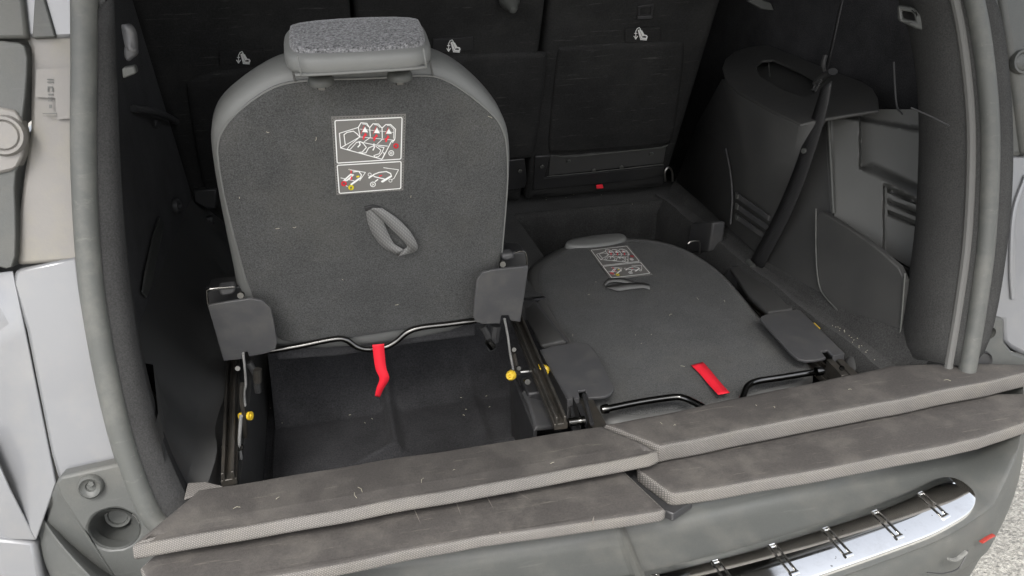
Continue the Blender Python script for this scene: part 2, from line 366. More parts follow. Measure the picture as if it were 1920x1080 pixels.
# hooks and latches in the left trim
hk = strip('trim_latch', [[at(232, 40, X(-.2)), at(236, 60, X(-.2)), at(240, 90, X(-.2))], [at(246, 50, X(-.19)), at(254, 75, X(-.19)), at(252, 108, X(-.19))]], M['plasg'], car, sub=1, th=.008)
plate('trim_latch', [(228, 128), (252, 124), (256, 138), (230, 148)], Y(.98), .015, M['bump'], car)
plate('trim_latch', [(232, 85), (250, 80), (256, 104), (240, 118), (232, 108)], Y(1.0), .02, M['plasg'], car, bevel=.003)
tube('grab_handle', [at(250, 203, X(-.295)), at(285, 208, X(-.28)), at(315, 219, X(-.28)), at(330, 228, X(-.285))], .006, M['plasg'], car)
disc('trim_screw', at(292, 231, X(-.293)), (1, -.2, 0), .008, .004, M['plas'], car)
c = disc('trim_screw', at(331, 386, X(-.293)), (1, -.25, .1), .014, .006, M['plasg'], car, prof=[(0, .002), (.005, .002), (.006, .006), (.011, .006), (.014, .002), (.014, -.002)])
plate('side_reflector', [(300, 406), (309, 420), (296, 480), (285, 535), (276, 558), (268, 548), (274, 510), (288, 445)], X(-.292), .003, M['bump'], car, bevel=.001)
plate('lashing_plate', [(360, 408), (384, 410), (398, 406), (402, 420), (394, 432), (366, 433)], Y(1.75), .02, M['plas'], car, bevel=.004, holes=[[(370, 420), (392, 420), (392, 428), (372, 428)]])
plate('lashing_plate', [(362, 356), (406, 354), (406, 392), (385, 392), (364, 380)], Y(1.76), .03, M['plas'], car, bevel=.004)
tube('floor_bracket', [at(388, 540, Y(1.3)), at(420, 530, Y(1.3)), at(445, 522, Y(1.35))], .004, M['plasg'], car)
# ---- right side trim
def ox(px, py, x): return at(px, py, X(x))
def oz(px, py, z): return at(px, py, Z(z))
# wheel arch face
TZ = PL((.86, 1.3, .335), (-.2, 0, 1))
def tz(x, y, d=.004): p = at(x, y, TZ); p.z -= d * .9; return p
A = [ox(1270, 340, .81), ox(1345, 405, .811), ox(1418, 472, .812), ox(1480, 350, .832), tz(1548, 222), tz(1500, 233), tz(1450, 209), tz(1385, 173), tz(1356, 145), ox(1308, 235, .83), ox(1400, 300, .831)]
patch('wheel_arch_trim', A, [(0, 1, 10, 9), (1, 2, 3, 10), (10, 3, 4, 5, 6), (9, 10, 6, 7, 8)], M['trim'], car, bevel=0, smooth=80)
tube('arch_crease', [ox(1361, 279, .822), ox(1369, 320, .815), ox(1373, 370, .809), ox(1370, 420, .806)], .0022, M['plasg'], car)
for k in range(3):
    y0 = 360 + 20 * k
    plate('vent_slat', [(1378, y0), (1440, y0 + 44), (1440, y0 + 54), (1380, y0 + 12)], PL(ox(1400, 400, .806), (1, .02, -.1)), .006, M['plasg'], car, bevel=.001)
    plate('vent_slat', [(1378, y0 + 1), (1384, y0 + 5), (1382, y0 + 14), (1378, y0 + 12)], PL(ox(1400, 400, .802), (1, .02, -.1)), .003, M['bump'], car, bevel=.001)
# armrest tray
tout = [(1354, 126), (1360, 110), (1376, 97), (1404, 88), (1440, 84), (1500, 108), (1560, 132), (1618, 153), (1636, 165), (1646, 182), (1648, 206), (1596, 214), (1549, 222), (1500, 233), (1450, 209), (1385, 173), (1360, 150)]
trec = [(1416, 124), (1430, 113), (1450, 112), (1500, 134), (1528, 150), (1526, 174), (1508, 182), (1470, 168), (1428, 144)]
plate('armrest', tout, TZ, .006, M['trim'], car, holes=[trec], bevel=.0028, sm=0, seg=3)
plate('armrest_tray', [(1400, 100), (1460, 100), (1540, 145), (1535, 195), (1490, 190), (1420, 155)], off(TZ, -.02), .01, M['trim'], car)
tube('tray_divider', [at(1418, 126, TZ), at(1419, 140, off(TZ, -.018))], .0012, M['bump'], car, k=1)
tube('tray_divider', [at(1441, 118, TZ), at(1444, 143, off(TZ, -.018))], .0012, M['bump'], car, k=1)
# storage bulge nearer the opening
def sst(t): t = max(0, min(1, t)); return t * t * (3 - 2 * t)
def segd(x, y, ax, ay, bx, by):
    t = max(0, min(1, ((x - ax) * (bx - ax) + (y - ay) * (by - ay)) / ((bx - ax) ** 2 + (by - ay) ** 2))); return math.hypot(x - ax - t * (bx - ax), y - ay - t * (by - ay))
bot = [(1560, 290), (1610, 315), (1630, 328), (1695, 360), (1760, 392)]
def yb(x):
    for (x0, y0), (x1, y1) in zip(bot, bot[1:]):
        if x0 <= x <= x1: return y0 + (y1 - y0) * (x - x0) / (x1 - x0)
    return 400
def hB(x, y):
    xe = 1610.5
    ww = 4 + 26 * sst((x - 1611) / 30)
    h = .022 * min(sst((x - xe) / 3.5), sst((yb(x) - y) / ww)) if x > xe - 1 else 0
    if y > yb(x): h += .007 * sst((x - 1655) / 4) * sst((y - yb(x)) / 8)
    for k in range(3):
        yy = 350 + 21 * k + (x - 1664) * .42
        if 1664 < x: h += .010 * sst((x - 1664) / 2) * sst(1 - abs(y - yy - 6) / 6)
    h -= .004 * math.exp(-((x - 1552) / 5) ** 2)
    h += .012 * sst((226 - y - (x - 1549) * -.17 - 8) / 10)
    return h
bm = bmesh.new(); G = []
nx, ny = 98, 80
for j in range(ny + 1):
    row = []
    for i in range(nx + 1):
        v = j / ny; u = i / nx
        xl_ = 1549 + 16 * v; px = xl_ + (1752 - xl_) * u; top = 222 - 17 * min(1, u * 2.1) ; bt = 415 + 115 * u; py = top + (bt - top) * v
        row.append(bm.verts.new(ox(px, py, .852 - .012 * v + .095 * u + hB(px, py))))
    G.append(row)
for j in range(ny):
    for i in range(nx): bm.faces.new((G[j][i], G[j][i + 1], G[j + 1][i + 1], G[j + 1][i]))
finish('side_storage_trim', bm, M['bump2'], car, smooth=60)
patch('belt_side_trim', [ox(1549, 222, .858), ox(1562, 402, .848), ox(1540, 560, .825), ox(1418, 476, .818), ox(1480, 350, .838)], [(0, 1, 2, 3, 4)], M['trim'], car, bevel=.003)
tube('trim_edge', [ox(1554, 224, .848), ox(1558, 300, .843), ox(1563, 400, .838)], .003, M['bump'], car)
# lower pocket panel
PC = PL(ox(1600, 520, .828), (1, .10, -.06))
plate('pocket_panel', [(1530, 391), (1566, 412), (1640, 462), (1697, 512), (1692, 570), (1685, 640), (1672, 665), (1655, 662), (1600, 612), (1545, 556), (1534, 530), (1530, 470)], PC, .012, M['trim'], car, bevel=.002, sm=1)
PC2 = off(PC, -.002)
tube('pocket_seam', ats([(1530, 391), (1530, 470), (1535, 530), (1550, 560), (1600, 610), (1655, 660), (1676, 662), (1688, 620), (1697, 512)], PC2), .0013, M['seal'], car)
# floor ledge beside the right wall
def lp(px, py, z): return at(px, py, Z(z))
bm = bmesh.new(); rows = []
for (ya, amp) in [(y, 0) for y in np.linspace(.9, 1.84, 48)]:
    bmp = .010 * max(0, math.sin(ya * 26)) ** .5
    rows.append([bm.verts.new(p) for p in ((.765, ya, -.16), (.770, ya, -.03), (.774 + bmp * .5, ya, -.004), (.781 + bmp * .5, ya, .005), (.800, ya, .001), (.812, ya, .004), (.82, ya, .018), (.84, ya, .05), (.88, ya, .12))])
for a, b in zip(rows, rows[1:]):
    for k in range(8): bm.faces.new((a[k], a[k + 1], b[k + 1], b[k]))
finish('right_floor_moulding', bm, M['carpetd'], car, smooth=40)
plate('floor_cup', [(1296, 418), (1336, 417), (1334, 440), (1328, 472), (1286, 472)], X(.764), .03, M['plasg'], car, bevel=.004)
c = ox(1382, 486, .775); c.z = -.036; disc('floor_cup', c, (-1, -.25, .35), .035, .01, M['plasg'], car, prof=[(0, .010), (.014, .0095), (.024, .006), (.032, -.002), (.036, -.014), (.036, -.03)])
tube('wire_clip', [at(1290, 457, Y(1.5)), at(1296, 453, Y(1.5)), at(1308, 452, Y(1.5)), at(1312, 456, Y(1.5)), at(1312, 475, Y(1.5))], .0018, M['steel'], car, k=4)
for (u, v, s) in ((1500, 580, .020), (1606, 672, .020)):
    c = ox(u, v, .779); c.z = min(c.z, -.016); disc('floor_boss', c, (-.8, -.3, .7), s, .01, M['trim'], car, prof=[(0, .006), (s * .5, .0055), (s * .8, .002), (s * .95, -.005), (s, -.012), (s, -.03)])
tube('lashing_ring', [at(1248, 340, Y(1.78)), at(1247, 322, Y(1.78)), at(1254, 314, Y(1.78)), at(1260, 322, Y(1.78)), at(1261, 340, Y(1.78))], .0025, M['steel'], car, k=5)
# upper quarter trim behind and above
UQ = [ox(1380, -60, .90), ox(1560, -60, .90), ox(1700, -60, .90), ox(1810, -60, .86), ox(1300, 240, .90), ox(1440, 90, .90), ox(1560, 130, .90), ox(1645, 190, .905), ox(1720, 260, .90), ox(1835, 260, .875)]
patch('upper_quarter_trim', [P(1.04, 3.5, -.3), P(1.04, 3.5, .9), P(1.04, 1.2, .9), P(1.04, 1.14, .3), P(1.04, 1.2, -.3)], [(0, 1, 2, 3, 4)], M['black'], car, bevel=0)
DP0 = [at(x, y, POP) for x, y in ((1808, -20), (1828, 100), (1842, 250), (1838, 400), (1822, 540), (1792, 690))]
DP1 = [a + P(-.035, .05, 0) for a in DP0]
DP2 = [ox(1665, -20, .86), ox(1700, 60, .86), ox(1716, 190, .86), ox(1712, 330, .86), ox(1706, 480, .86), ox(1660, 690, .85)]
DP3 = [p + P(.06, .03, 0) for p in DP2]
strip('right_pillar_trim', [[p + P(.05, 0, 0) for p in DP0], DP0, DP1, DP2, DP3], M['pilr'], car, sub=2, smooth=60)
tube('pillar_seam', ats([(1708, 202), (1740, 216), (1780, 236)], PL(ox(1760, 225, .80), (1, .8, 0))), .0012, M['plas'], car)
tube('pillar_seam', [ox(1676, 116, .89), ox(1678, 160, .89), ox(1682, 200, .89), ox(1692, 214, .885)], .0014, M['plasg'], car)
plate('pillar_latch', [(1682, 10), (1710, 14), (1728, 30), (1734, 44), (1732, 58), (1716, 54), (1690, 42), (1682, 38)], PL(ox(1700, 30, .82), (1, .9, 0)), .012, M['bump'], car, bevel=.003, holes=[[(1690, 20), (1712, 24), (1716, 40), (1692, 36)]])
plate('belt_guide', [(1402, 2), (1420, -4), (1446, 6), (1452, 20), (1430, 18)], Y(1.52), .01, M['bump'], car, bevel=.002)
solid('cabin_floor', [P(-.34, 1.9, -.05), P(1.06, 1.9, -.05), P(1.06, 3.6, -.05), P(-.34, 3.6, -.05)], (0, 0, 1), .01, M['black'], car)
solid('cabin_light_blocker', [P(-.34, 3.45, -.1), P(1.06, 3.45, -.1), P(1.06, 3.45, .92), P(-.34, 3.45, .92)], (0, -1, 0), .05, M['plas'], car)  # unseen front wall, added to stop windscreen light leaking between the seats
# ---- seals round the opening
lo = [(139, -60), (140, 100), (139, 300), (148, 480), (163, 600), (190, 740), (222, 860), (262, 960), (300, 1000)]
ro = [(1812, -60), (1838, 60), (1854, 200), (1856, 320), (1848, 460), (1832, 580), (1812, 700)]
def shiftx(l, d): return [(x + d, y) for x, y in l]
tube('tailgate_seal', ats(shiftx(lo, 19), POP), .0140, M['seal'], car, seg=16)
tube('inner_seal', [p + P(0, .012, 0) for p in ats(shiftx(lo, 44), POP)], .0075, M['sealin'], car, seg=10)
tube('inner_seal', [p + P(0, .02, 0) for p in ats(shiftx(lo, 55), POP)], .005, M['sealin'], car, seg=10)
tube('tailgate_seal', ats(ro, POP), .0125, M['seal'], car, seg=16)
tube('inner_seal', [p + P(0, .012, 0) for p in ats(shiftx(ro, -24), POP)], .0065, M['sealin'], car, seg=10)
# unseen dark corners above the frame, added to blacken the step plate's reflection
for sx, x0, x1 in ((-1, -.27, -.64), (1, .88, 1.24)):
    q = lambda x, z: P(x, .875 + .25 * z, z)
    solid('corner_sky_blocker', [q(x0, .6), q(x1, .6), q(x1 - sx * .02, .95), q(x0, .95)], (0, -1, .25), .03, M['plas'], car, bevel=.004)
# ---- rear body around the opening, left
PB = off(POP, .02)
plate('jamb_panel', [(45, 66), (150, 66), (150, 200), (152, 300), (152, 490), (30, 498), (34, 400), (56, 240), (56, 90)], PB, .03, M['jamb'], car, bevel=.005)
plate('jamb_panel', [(42, -30), (150, -30), (150, 70), (98, 72), (50, 70)], off(PB, -.004), .03, M['silver'], car, bevel=.004)
plate('corner_seam', [(66, -30), (76, -30), (105, 70), (60, 72)], off(PB, -.008), .01, M['bump'], car, bevel=.002)
plate('lamp_housing', [(-90, -40), (40, -40), (52, 72), (-90, 74)], off(PB, -.012), .02, M['bump'], car, bevel=.004)
plate('lamp_housing', [(-90, 76), (30, 76), (52, 90), (50, 160), (40, 240), (40, 300), (26, 330), (30, 420), (28, 500), (4, 505), (-90, 470)], off(PB, -.012), .02, M['bump'], car, bevel=.008, sm=1)
plate('jamb_panel', [(-120, 200), (22, 198), (44, 230), (46, 285), (30, 318), (-20, 330), (-120, 330)], off(PB, -.016), .02, M['jamb'], car, bevel=.01, sm=1)
disc('rubber_plug', at(8, 254, off(PB, -.018)), ON, .02, .004, M['jamb'], car, prof=[(0, .003), (.014, .003), (.0155, .001), (.017, .004), (.020, .004), (.022, 0), (.022, -.004)])
sil = [(28, 506), (146, 481), (158, 560), (176, 660), (205, 780), (228, 862), (224, 880), (108, 900), (94, 850), (72, 740), (48, 620), (20, 530)]
plate('quarter_panel', sil, off(PB, -.004), .03, M['silver'], car, bevel=.005)
patch('quarter_panel_edge', ats([(24, 508), (48, 620), (72, 740), (94, 850), (106, 905), (68, 1012)], off(PB, -.004)) + ats([(20, 915), (-20, 820), (-60, 700), (-90, 560), (-10, 512)], off(PB, .02)),
      [(0, 1, 8, 9, 10), (1, 2, 7, 8), (2, 3, 6, 7), (3, 4, 5, 6)], M['silver'], car, th=.003, smooth=60, bevel=.003)
patch('quarter_panel_edge', ats([(68, 1012), (18, 915), (-24, 820)], off(PB, .0)) + ats([(-90, 800), (-120, 1005)], off(PB, .03)), [(0, 1, 2, 3, 4)], M['silver'], car, th=.003, bevel=.002)
plate('bumper_side', [(-90, 1000), (66, 1016), (84, 1100), (-90, 1110)], off(PB, .004), .03, M['silver'], car, bevel=.006)
plate('approval_sticker', [(68, 130), (134, 127), (134, 222), (106, 224), (104, 184), (66, 182)], off(PB, -.0045), .001, M['jamb'], car, bevel=0)
bm = bmesh.new()
for (x0, y0, x1, y1) in ((88, 148, 100, 150), (88, 153, 100, 155), (89, 162, 98, 164), (89, 164, 91, 172), (97, 164, 99, 172), (90, 176, 99, 178), (90, 182, 98, 184), (90, 188, 98, 190), (92, 196, 97, 203), (80, 212, 106, 214), (80, 217, 106, 218)):
    add_plate(bm, ats([(x0, y0), (x1, y0), (x1, y1), (x0, y1)], off(PB, -.006)), ON, .0006)
st = finish('sticker_print', bm, M['seal'], car, smooth=0)
# right
plate('quarter_panel', [(1868, 296), (2260, 262), (2260, 860), (1990, 700), (1900, 655), (1884, 640), (1882, 600), (1836, 598), (1848, 540), (1864, 420)], off(PB, .005), .03, M['silver'], car, bevel=.005)
tube('panel_crease', ats([(1925, 330), (1902, 400), (1897, 500), (1900, 560)], off(PB, .003)), .005, M['silver'], car, rx=.003)
plate('jamb_panel', [(1820, -30), (1874, -30), (1894, 60), (1904, 150), (1920, 292), (1864, 298), (1864, 180), (1846, 60)], off(PB, .003), .03, M['bump'], car, bevel=.006)
plate('lamp_housing', [(1872, -40), (2200, -40), (2240, 120), (2260, 264), (1918, 293), (1900, 150), (1884, 50)], off(PB, -.004), .03, M['bump'], car, bevel=.01, seg=3)
disc('rubber_plug', at(1916, 116, off(PB, -.006)), ON, .02, .004, M['bump'], car, prof=[(0, .003), (.009, .003), (.0115, .001), (.013, .004), (.016, .004), (.017, 0), (.017, -.004)])
# ---- bumper
def half(ctrl, n=64):
    c = catmull([Vector((2 * CX - ctrl[1][0], *ctrl[1][1:]))] + [Vector(p) for p in ctrl], 24)[24:]
    L = [0]
    for p, q in zip(c, c[1:]): L.append(L[-1] + (q - p).length)
    out = []; j = 0
    for i in range(n + 1):
        d = L[-1] * i / n
        while j < len(c) - 2 and L[j + 1] < d: j += 1
        out.append(c[j].lerp(c[j + 1], (d - L[j]) / max(1e-9, L[j + 1] - L[j])))
    return out
r0 = half([(CX, .80, -.036), (.6, .812, -.036), (.78, .842, -.030), (.90, .91, -.035), (.95, .98, -.04)])
r1 = half([(CX, .768, -.044), (.6, .785, -.044), (.76, .815, -.040), (.89, .875, -.040), (.97, .97, -.04)])
r2 = half([(CX, .706, -.078), (.41, .7115, -.078), (.49, .7195, -.078), (.566, .730, -.078), (.646, .743, -.078), (.727, .760, -.077), (.80, .785, -.074), (.91, .845, -.060), (1.0, .96, -.03)])
r3 = half([(CX, .640, -.088), (.41, .645, -.088), (.512, .657, -.088), (.64, .676, -.088), (.71, .689, -.087), (.785, .711, -.082), (.82, .728, -.076), (.89, .778, -.036), (.97, .87, -.002), (1.02, .97, .012)])
def outw(r, d, dz):
    o = []
    for i, p in enumerate(r):
        t = r[min(i + 1, len(r) - 1)] - r[max(i - 1, 0)]; t.z = 0; t = Vector((1, 0, 0)) if i == 0 else t; n = Vector((t.y, -t.x, 0)).normalized()
        q = p + n * d; q.z = p.z + dz if dz > -.1 else p.z * .3 + dz; o.append(q)
    return o
r01 = [a.lerp(b, .45) + Vector((0, 0, .004)) for a, b in zip(r0, r1)]
r12 = [a.lerp(b, .16) + Vector((0, 0, -.014)) for a, b in zip(r1, r2)]
ROWS = [r0, r01, r1, r12, r2, r3, outw(r3, .006, -.006), outw(r3, .013, -.03), outw(r3, .016, -.07), outw(r3, .006, -.16), outw(r3, -.02, -.3), outw(r3, -.06, -.42), outw(r3, -.14, -.5)]
cols = [catmull([r[i] for r in ROWS], 4) for i in range(65)]
mir = lambda p: Vector((2 * CX - p.x, p.y, p.z))
allc = [[mir(p) for p in c] for c in cols[:0:-1]] + cols
bm = bmesh.new(); R = [[bm.verts.new(p) for p in c] for c in allc]
for a, b in zip(R, R[1:]):
    for k in range(len(a) - 1): bm.faces.new((a[k], a[k + 1], b[k + 1], b[k]))
bum = finish('bumper', bm, M['bump'], car, smooth=45)
def onrow(r, x):
    m = abs(x - CX) + CX
    for p, q in zip(r, r[1:]):
        if p.x <= m <= q.x:
            v = p.lerp(q, (m - p.x) / max(1e-9, q.x - p.x)); break
    else: v = r[-1].copy()
    return Vector((x, v.y, v.z))
CH = .495
def sp(x, v, h=0):
    e = CH - abs(x - CX); hf = 1 if e > .05 else (1 - (1 - max(0, e) / .05) ** 2.6) ** .45
    v = .5 + (v - .5) * hf
    if hf < 1: v = v * 1 + (1 - hf) * .12
    q = onrow(r2, x).lerp(onrow(r3, x), v); q.z += h; return q
xs_ = sorted(set([CX + CH * k / 70 for k in range(-70, 71)] + [CX + s_ * (CH - .05 * (k / 40) ** 2) for k in range(41) for s_ in (-1, 1)]))
bm = bmesh.new(); prof = [(0, -.002), (.0, .004), (.02, .0055), (.5, .0058), (.97, .0055), (1, .004), (1.03, -.010), (1.03, -.016)]
R = [[bm.verts.new(sp(x, v, h)) for x in xs_] for v, h in prof]
for a, b in zip(R, R[1:]):
    for k in range(len(xs_) - 1): bm.faces.new((a[k], b[k], b[k + 1], a[k + 1]))
stp = finish('step_plate', bm, M['chrome'], car, smooth=60)
for i in range(12):
    x = .722 - .0805 * i
    if x < CX - CH + .03: continue
    bm = bmesh.new()
    def rp(v, dx, h=.0066): return sp(x + dx, v, h)
    add_tube(bm, [rp(.14 + .68 * t, .0045 + .006 * t) for t in (0, .25, .5, .75, 1)], .0009, 6, rx=.0014)
    add_tube(bm, [rp(.14 + .68 * t, -.0045 + .006 * t) for t in (0, .25, .5, .75, 1)], .0009, 6, rx=.0012)
    add_tube(bm, [rp(.14, -.0045), rp(.14, .0045)], .0009, 6)
    add_tube(bm, [rp(.83, .0005), rp(.83, .0115)], .0018, 8, rx=.0036)
    finish('embossed_rib', bm, M['chrome'], stp, smooth=60)
bm = bmesh.new(); add_tube(bm, [P(.766, .678, -.106), P(.780, .684, -.108), P(.797, .691, -.112)], .0014, 8, rx=.003); finish('red_reflector', bm, M['reflector'], car)
tube('tow_cover_seam', [P(.663, .649, -.106), P(.69, .651, -.116), P(.715, .655, -.118), P(.728, .661, -.108), P(.735, .666, -.102)], .0008, M['plas'], car, seg=6)
tube('tow_cover_chip', [P(.700, .6575, -.1015), P(.716, .661, -.108), P(.733, .6655, -.1035)], .0016, M['chip'], car, seg=6, rx=.003)
# bumper corner pieces, screws and buffer sockets
PBC = off(PB, -.03)
sock = [(214 + 47 * math.cos(a), 992 + 37 * math.sin(a)) for a in [k * math.pi / 14 for k in range(28)]]
plate('bumper_corner', [(104, 905), (112, 893), (224, 868), (240, 905), (264, 960), (292, 1000), (330, 1070), (330, 1100), (222, 1100), (190, 1050), (150, 990), (110, 930)], PBC, .025, M['bump'], car, bevel=.006, holes=[sock])
patch('bumper_corner_fold', ats([(108, 903), (117, 925), (155, 990), (195, 1050), (227, 1100)], off(PBC, .003)) + ats([(84, 1100), (72, 1050), (70, 1014), (88, 960)], off(PB, .03)), [(0, 1, 8), (1, 2, 7, 8), (2, 3, 6, 7), (3, 4, 5, 6)], M['bump'], car, th=.003, bevel=.003, smooth=60)
# conical socket: a lofted wall from the hole to a smaller ring deeper in
bm = bmesh.new()
R = [[bm.verts.new(p) for p in ats([(214 + (x - 214) * k + dx, 992 + (y - 992) * k + dy) for x, y in sock], off(PBC, d))] for k, d, dx, dy in ((1.03, .0, 0, 0), (.99, .004, 0, 0), (.72, .03, 3, -8), (.42, .055, 8, -20), (.30, .06, 8, -22), (.02, .062, 8, -22))]
for a, b in zip(R, R[1:]):
    for k in range(28): bm.faces.new((a[k], a[(k + 1) % 28], b[(k + 1) % 28], b[k]))
finish('buffer_socket', bm, M['bump'], car, smooth=60)
disc('socket_ring', at(222, 965, off(PBC, .04)), ON, .012, .003, M['seal'], car, prof=[(0, 0), (.011, 0), (.012, .003), (.015, .003), (.016, 0)])
disc('trim_screw', at(172, 910, PBC), ON, .014, .008, M['bump'], car, prof=[(0, .003), (.005, .003), (.006, .005), (.009, .006), (.0115, .009), (.0135, .007), (.014, 0), (.014, -.004)])
disc('screw_head', at(171, 907, off(PBC, -.006)), ON, .0038, .002, M['bump'], car, seg=6)
plate('bumper_corner', [(1826, 602), (1836, 596), (1880, 594), (1886, 604), (1884, 640), (1900, 660), (1990, 690), (1990, 720), (1820, 720), (1812, 700)], off(PB, -.003), .02, M['bump'], car, bevel=.005)
disc('trim_screw', at(1845, 620, off(PB, -.005)), ON, .013, .008, M['bump'], car, prof=[(0, .0), (.006, .0), (.008, .004), (.008, .014), (.015, .004), (.015, -.002)])
disc('screw_head', at(1845, 619, off(PB, -.008)), ON, .005, .003, M['jamb'], car, seg=6)
disc('buffer_socket', at(1843, 676, off(PB, -.005)), ON, .015, .002, M['plas'], car, prof=[(0, .001), (.011, .001), (.013, .004), (.015, 0)])
# ================================================================== second-row seats
def seat_symbol(px, py, s, pl, parent):
    bm = bmesh.new(); pl = off(pl, 0)
    def ln(pts, wd):
        q = ats([(px + x * s, py + y * s) for x, y in pts], pl); wd *= .62
        for a, b in zip(q, q[1:]):
            d = (b - a).normalized(); sd = d.cross(SN) * wd
            add_plate(bm, [a + sd - d * wd, b + sd + d * wd, b - sd + d * wd, a - sd - d * wd], SN, .0008)
    ln([(-.4, -.25), (-.4, .35)], .0012); ln([(-.55, .15), (-.4, .38), (-.25, .15)], .0012); ln([(-.5, -.1), (-.3, -.1)], .001)
    ln([(-.38, -.3), (-.28, -.5), (-.1, -.6), (.0, -.45)], .001)
    ln([(-.15, -.35), (.12, .3), (.5, .35), (.55, .2)], .0022); ln([(-.02, -.4), (.2, .1)], .0022); ln([(.1, -.3), (.3, .05), (.5, .1)], .002); ln([(-.18, -.3), (.02, .42), (.5, .46)], .0014)
    return finish('anchor_symbol', bm, M['white'], parent, smooth=0)
def sx(x, z): return Vector((x, 1.82 - .5 * (z - .05), z))
def row2(x0, x1, z0, label, name='second_row_seat'):
    t = thing(name, label, 'car seat', 'second row seats seen from behind')
    o = [sx(x0 + .004, z0), sx(x1 - .004, z0), sx(x1 - .004, .78), sx(x0 + .004, .78)]
    o = smoothpoly([o[0], o[0].lerp(o[1], .04), o[1].lerp(o[0], .04), o[1], o[1].lerp(o[2], .04), o[2].lerp(o[1], .04), o[2], o[3], o[3].lerp(o[0], .04), o[0].lerp(o[3], .04)], 1)
    slab('backrest', o, SN, [(.02, 0), (.008, -.001), (.002, -.006), (0, -.014), (0, -.09)], M['seat2'], t)
    return t
def panel2(t, pts):
    o = smoothpoly(ats(pts, off(PS2, -.001)), 2)
    slab('carpet_panel', o, SN, [(.012, .005), (.004, .004), (.001, .001), (0, -.004)], M['seat2'], t)
s1 = row2(-.31, .068, .02, 'black second-row seat back at the left, mostly behind the upright rear seat')
s2 = row2(.068, .437, .02, 'black middle second-row seat back just right of the headrest')
s3 = row2(.437, .805, .02, 'black second-row seat back at the right with scuffed carpet and screwed metal flap')
panel2(s1, [(345, 132), (660, 118), (650, 300), (660, 420), (400, 420), (370, 300), (352, 190)])
panel2(s2, [(690, 112), (1018, 95), (1028, 105), (1018, 180), (1003, 290), (990, 298), (700, 310)])
panel2(s3, [(1044, 92), (1052, 86), (1278, 76), (1284, 84), (1278, 150), (1262, 262), (1250, 272), (1034, 288), (1026, 282), (1034, 190)])
PF = off(PS2, -.004)
plate('symbol_flap', [(412, 97), (494, 92), (500, 118), (412, 124)], PF, .004, M['seat2'], s1, bevel=.001); seat_symbol(456, 110, 22, off(PF, -.001), s1)
plate('symbol_flap', [(812, 74), (887, 70), (888, 94), (812, 99)], PF, .004, M['plas'], s2, bevel=.001); seat_symbol(850, 88, 22, off(PF, -.001), s2)
plate('symbol_flap', [(1172, 54), (1238, 50), (1240, 76), (1172, 80)], PF, .004, M['seat2'], s3, bevel=.001); seat_symbol(1201, 65, 22, off(PF, -.001), s3)
plate('anchor_slot', [(1196, 12), (1226, 8), (1224, 34), (1195, 37)], PF, .012, M['plas'], s3, bevel=.001, holes=[[(1201, 16), (1222, 13), (1220, 28), (1200, 31)]])
plate('anchor_lip', [(1195, 31), (1222, 30), (1222, 35), (1195, 36)], off(PF, -.003), .003, M['plasg'], s3, bevel=.001)
plate('hinge_flap', [(1032, 292), (1060, 293), (1240, 278), (1250, 272), (1244, 306), (1028, 330)], off(PS2, -.006), .005, M['trim'], s3, bevel=.002)
plate('lower_cover', [(1004, 294), (1032, 292), (1020, 335), (1246, 312), (1244, 328), (1200, 338), (1000, 356), (1000, 345)], off(PS2, -.005), .006, M['plas'], s3, bevel=.002)
tube('hinge_flap_edge', ats([(1040, 292), (1068, 294), (1150, 286), (1236, 277), (1252, 272)], off(PS2, -.009)), .0018, M['bump'], s3)
tube('lower_cover_edge', ats([(1026, 331), (1120, 322), (1244, 308)], off(PS2, -.009)), .0014, M['bump'], s3)
for (u, v) in ((1016, 312), (1066, 302), (1165, 313), (1221, 288), (1113, 319)):
    disc('screw', at(u, v, off(PS2, -.010)), SN, .005, .003, M['bump'], s3, seg=12)
plate('lower_cover', [(946, 302), (984, 298), (988, 340), (984, 352), (954, 356), (946, 345)], off(PS2, -.004), .006, M['plas'], s2, bevel=.002)
disc('screw', at(975, 320, off(PS2, -.010)), SN, .005, .003, M['bump'], s2, seg=12)
plate('red_clip', [(1118, 347), (1130, 346), (1132, 353), (1119, 354)], Y(1.785), .006, M['red'], s3, bevel=.001)
disc('belt_hook', at(957, 4, off(PS2, -.02)), SN, .012, .02, M['seal'], s2, prof=[(0, .03), (.006, .028), (.010, .02), (.014, .005), (.018, 0), (.02, -.01)])
# ================================================================== third-row seats
def bilin(c, u, v):
    a = Vector(c[0]).lerp(Vector(c[1]), u); b = Vector(c[3]).lerp(Vector(c[2]), u); return a.lerp(b, v)
LC = [(125, 110), (965, 80), (935, 935), (185, 990)]     # label corners in the drawing's own units
def luv(x, y):
    # invert the bilinear map by a few Newton steps
    u = v = .5
    for _ in range(8):
        p = bilin([(a, b) for a, b in LC], u, v); ex = x - p.x; ey = y - p.y
        e = 1e-3; pu = (bilin(LC, u + e, v) - p) / e; pv = (bilin(LC, u, v + e) - p) / e
        D = pu.x * pv.y - pu.y * pv.x; u += (ex * pv.y - ey * pv.x) / D; v += (ey * pu.x - ex * pu.y) / D
    return u, v
def rr(pts, r=14):
    out = []
    for i in range(len(pts)):
        a, b, c = Vector(pts[i - 1]), Vector(pts[i]), Vector(pts[(i + 1) % len(pts)])
        out += [tuple(b + (a - b).normalized() * r), tuple(b + ((a - b).normalized() + (c - b).normalized()) * r * .3), tuple(b + (c - b).normalized() * r)]
    return out + out[:1]
def circ(x, y, r, n=14): return [(x + r * math.cos(2 * math.pi * k / n), y + r * math.sin(2 * math.pi * k / n)) for k in range(n + 1)]
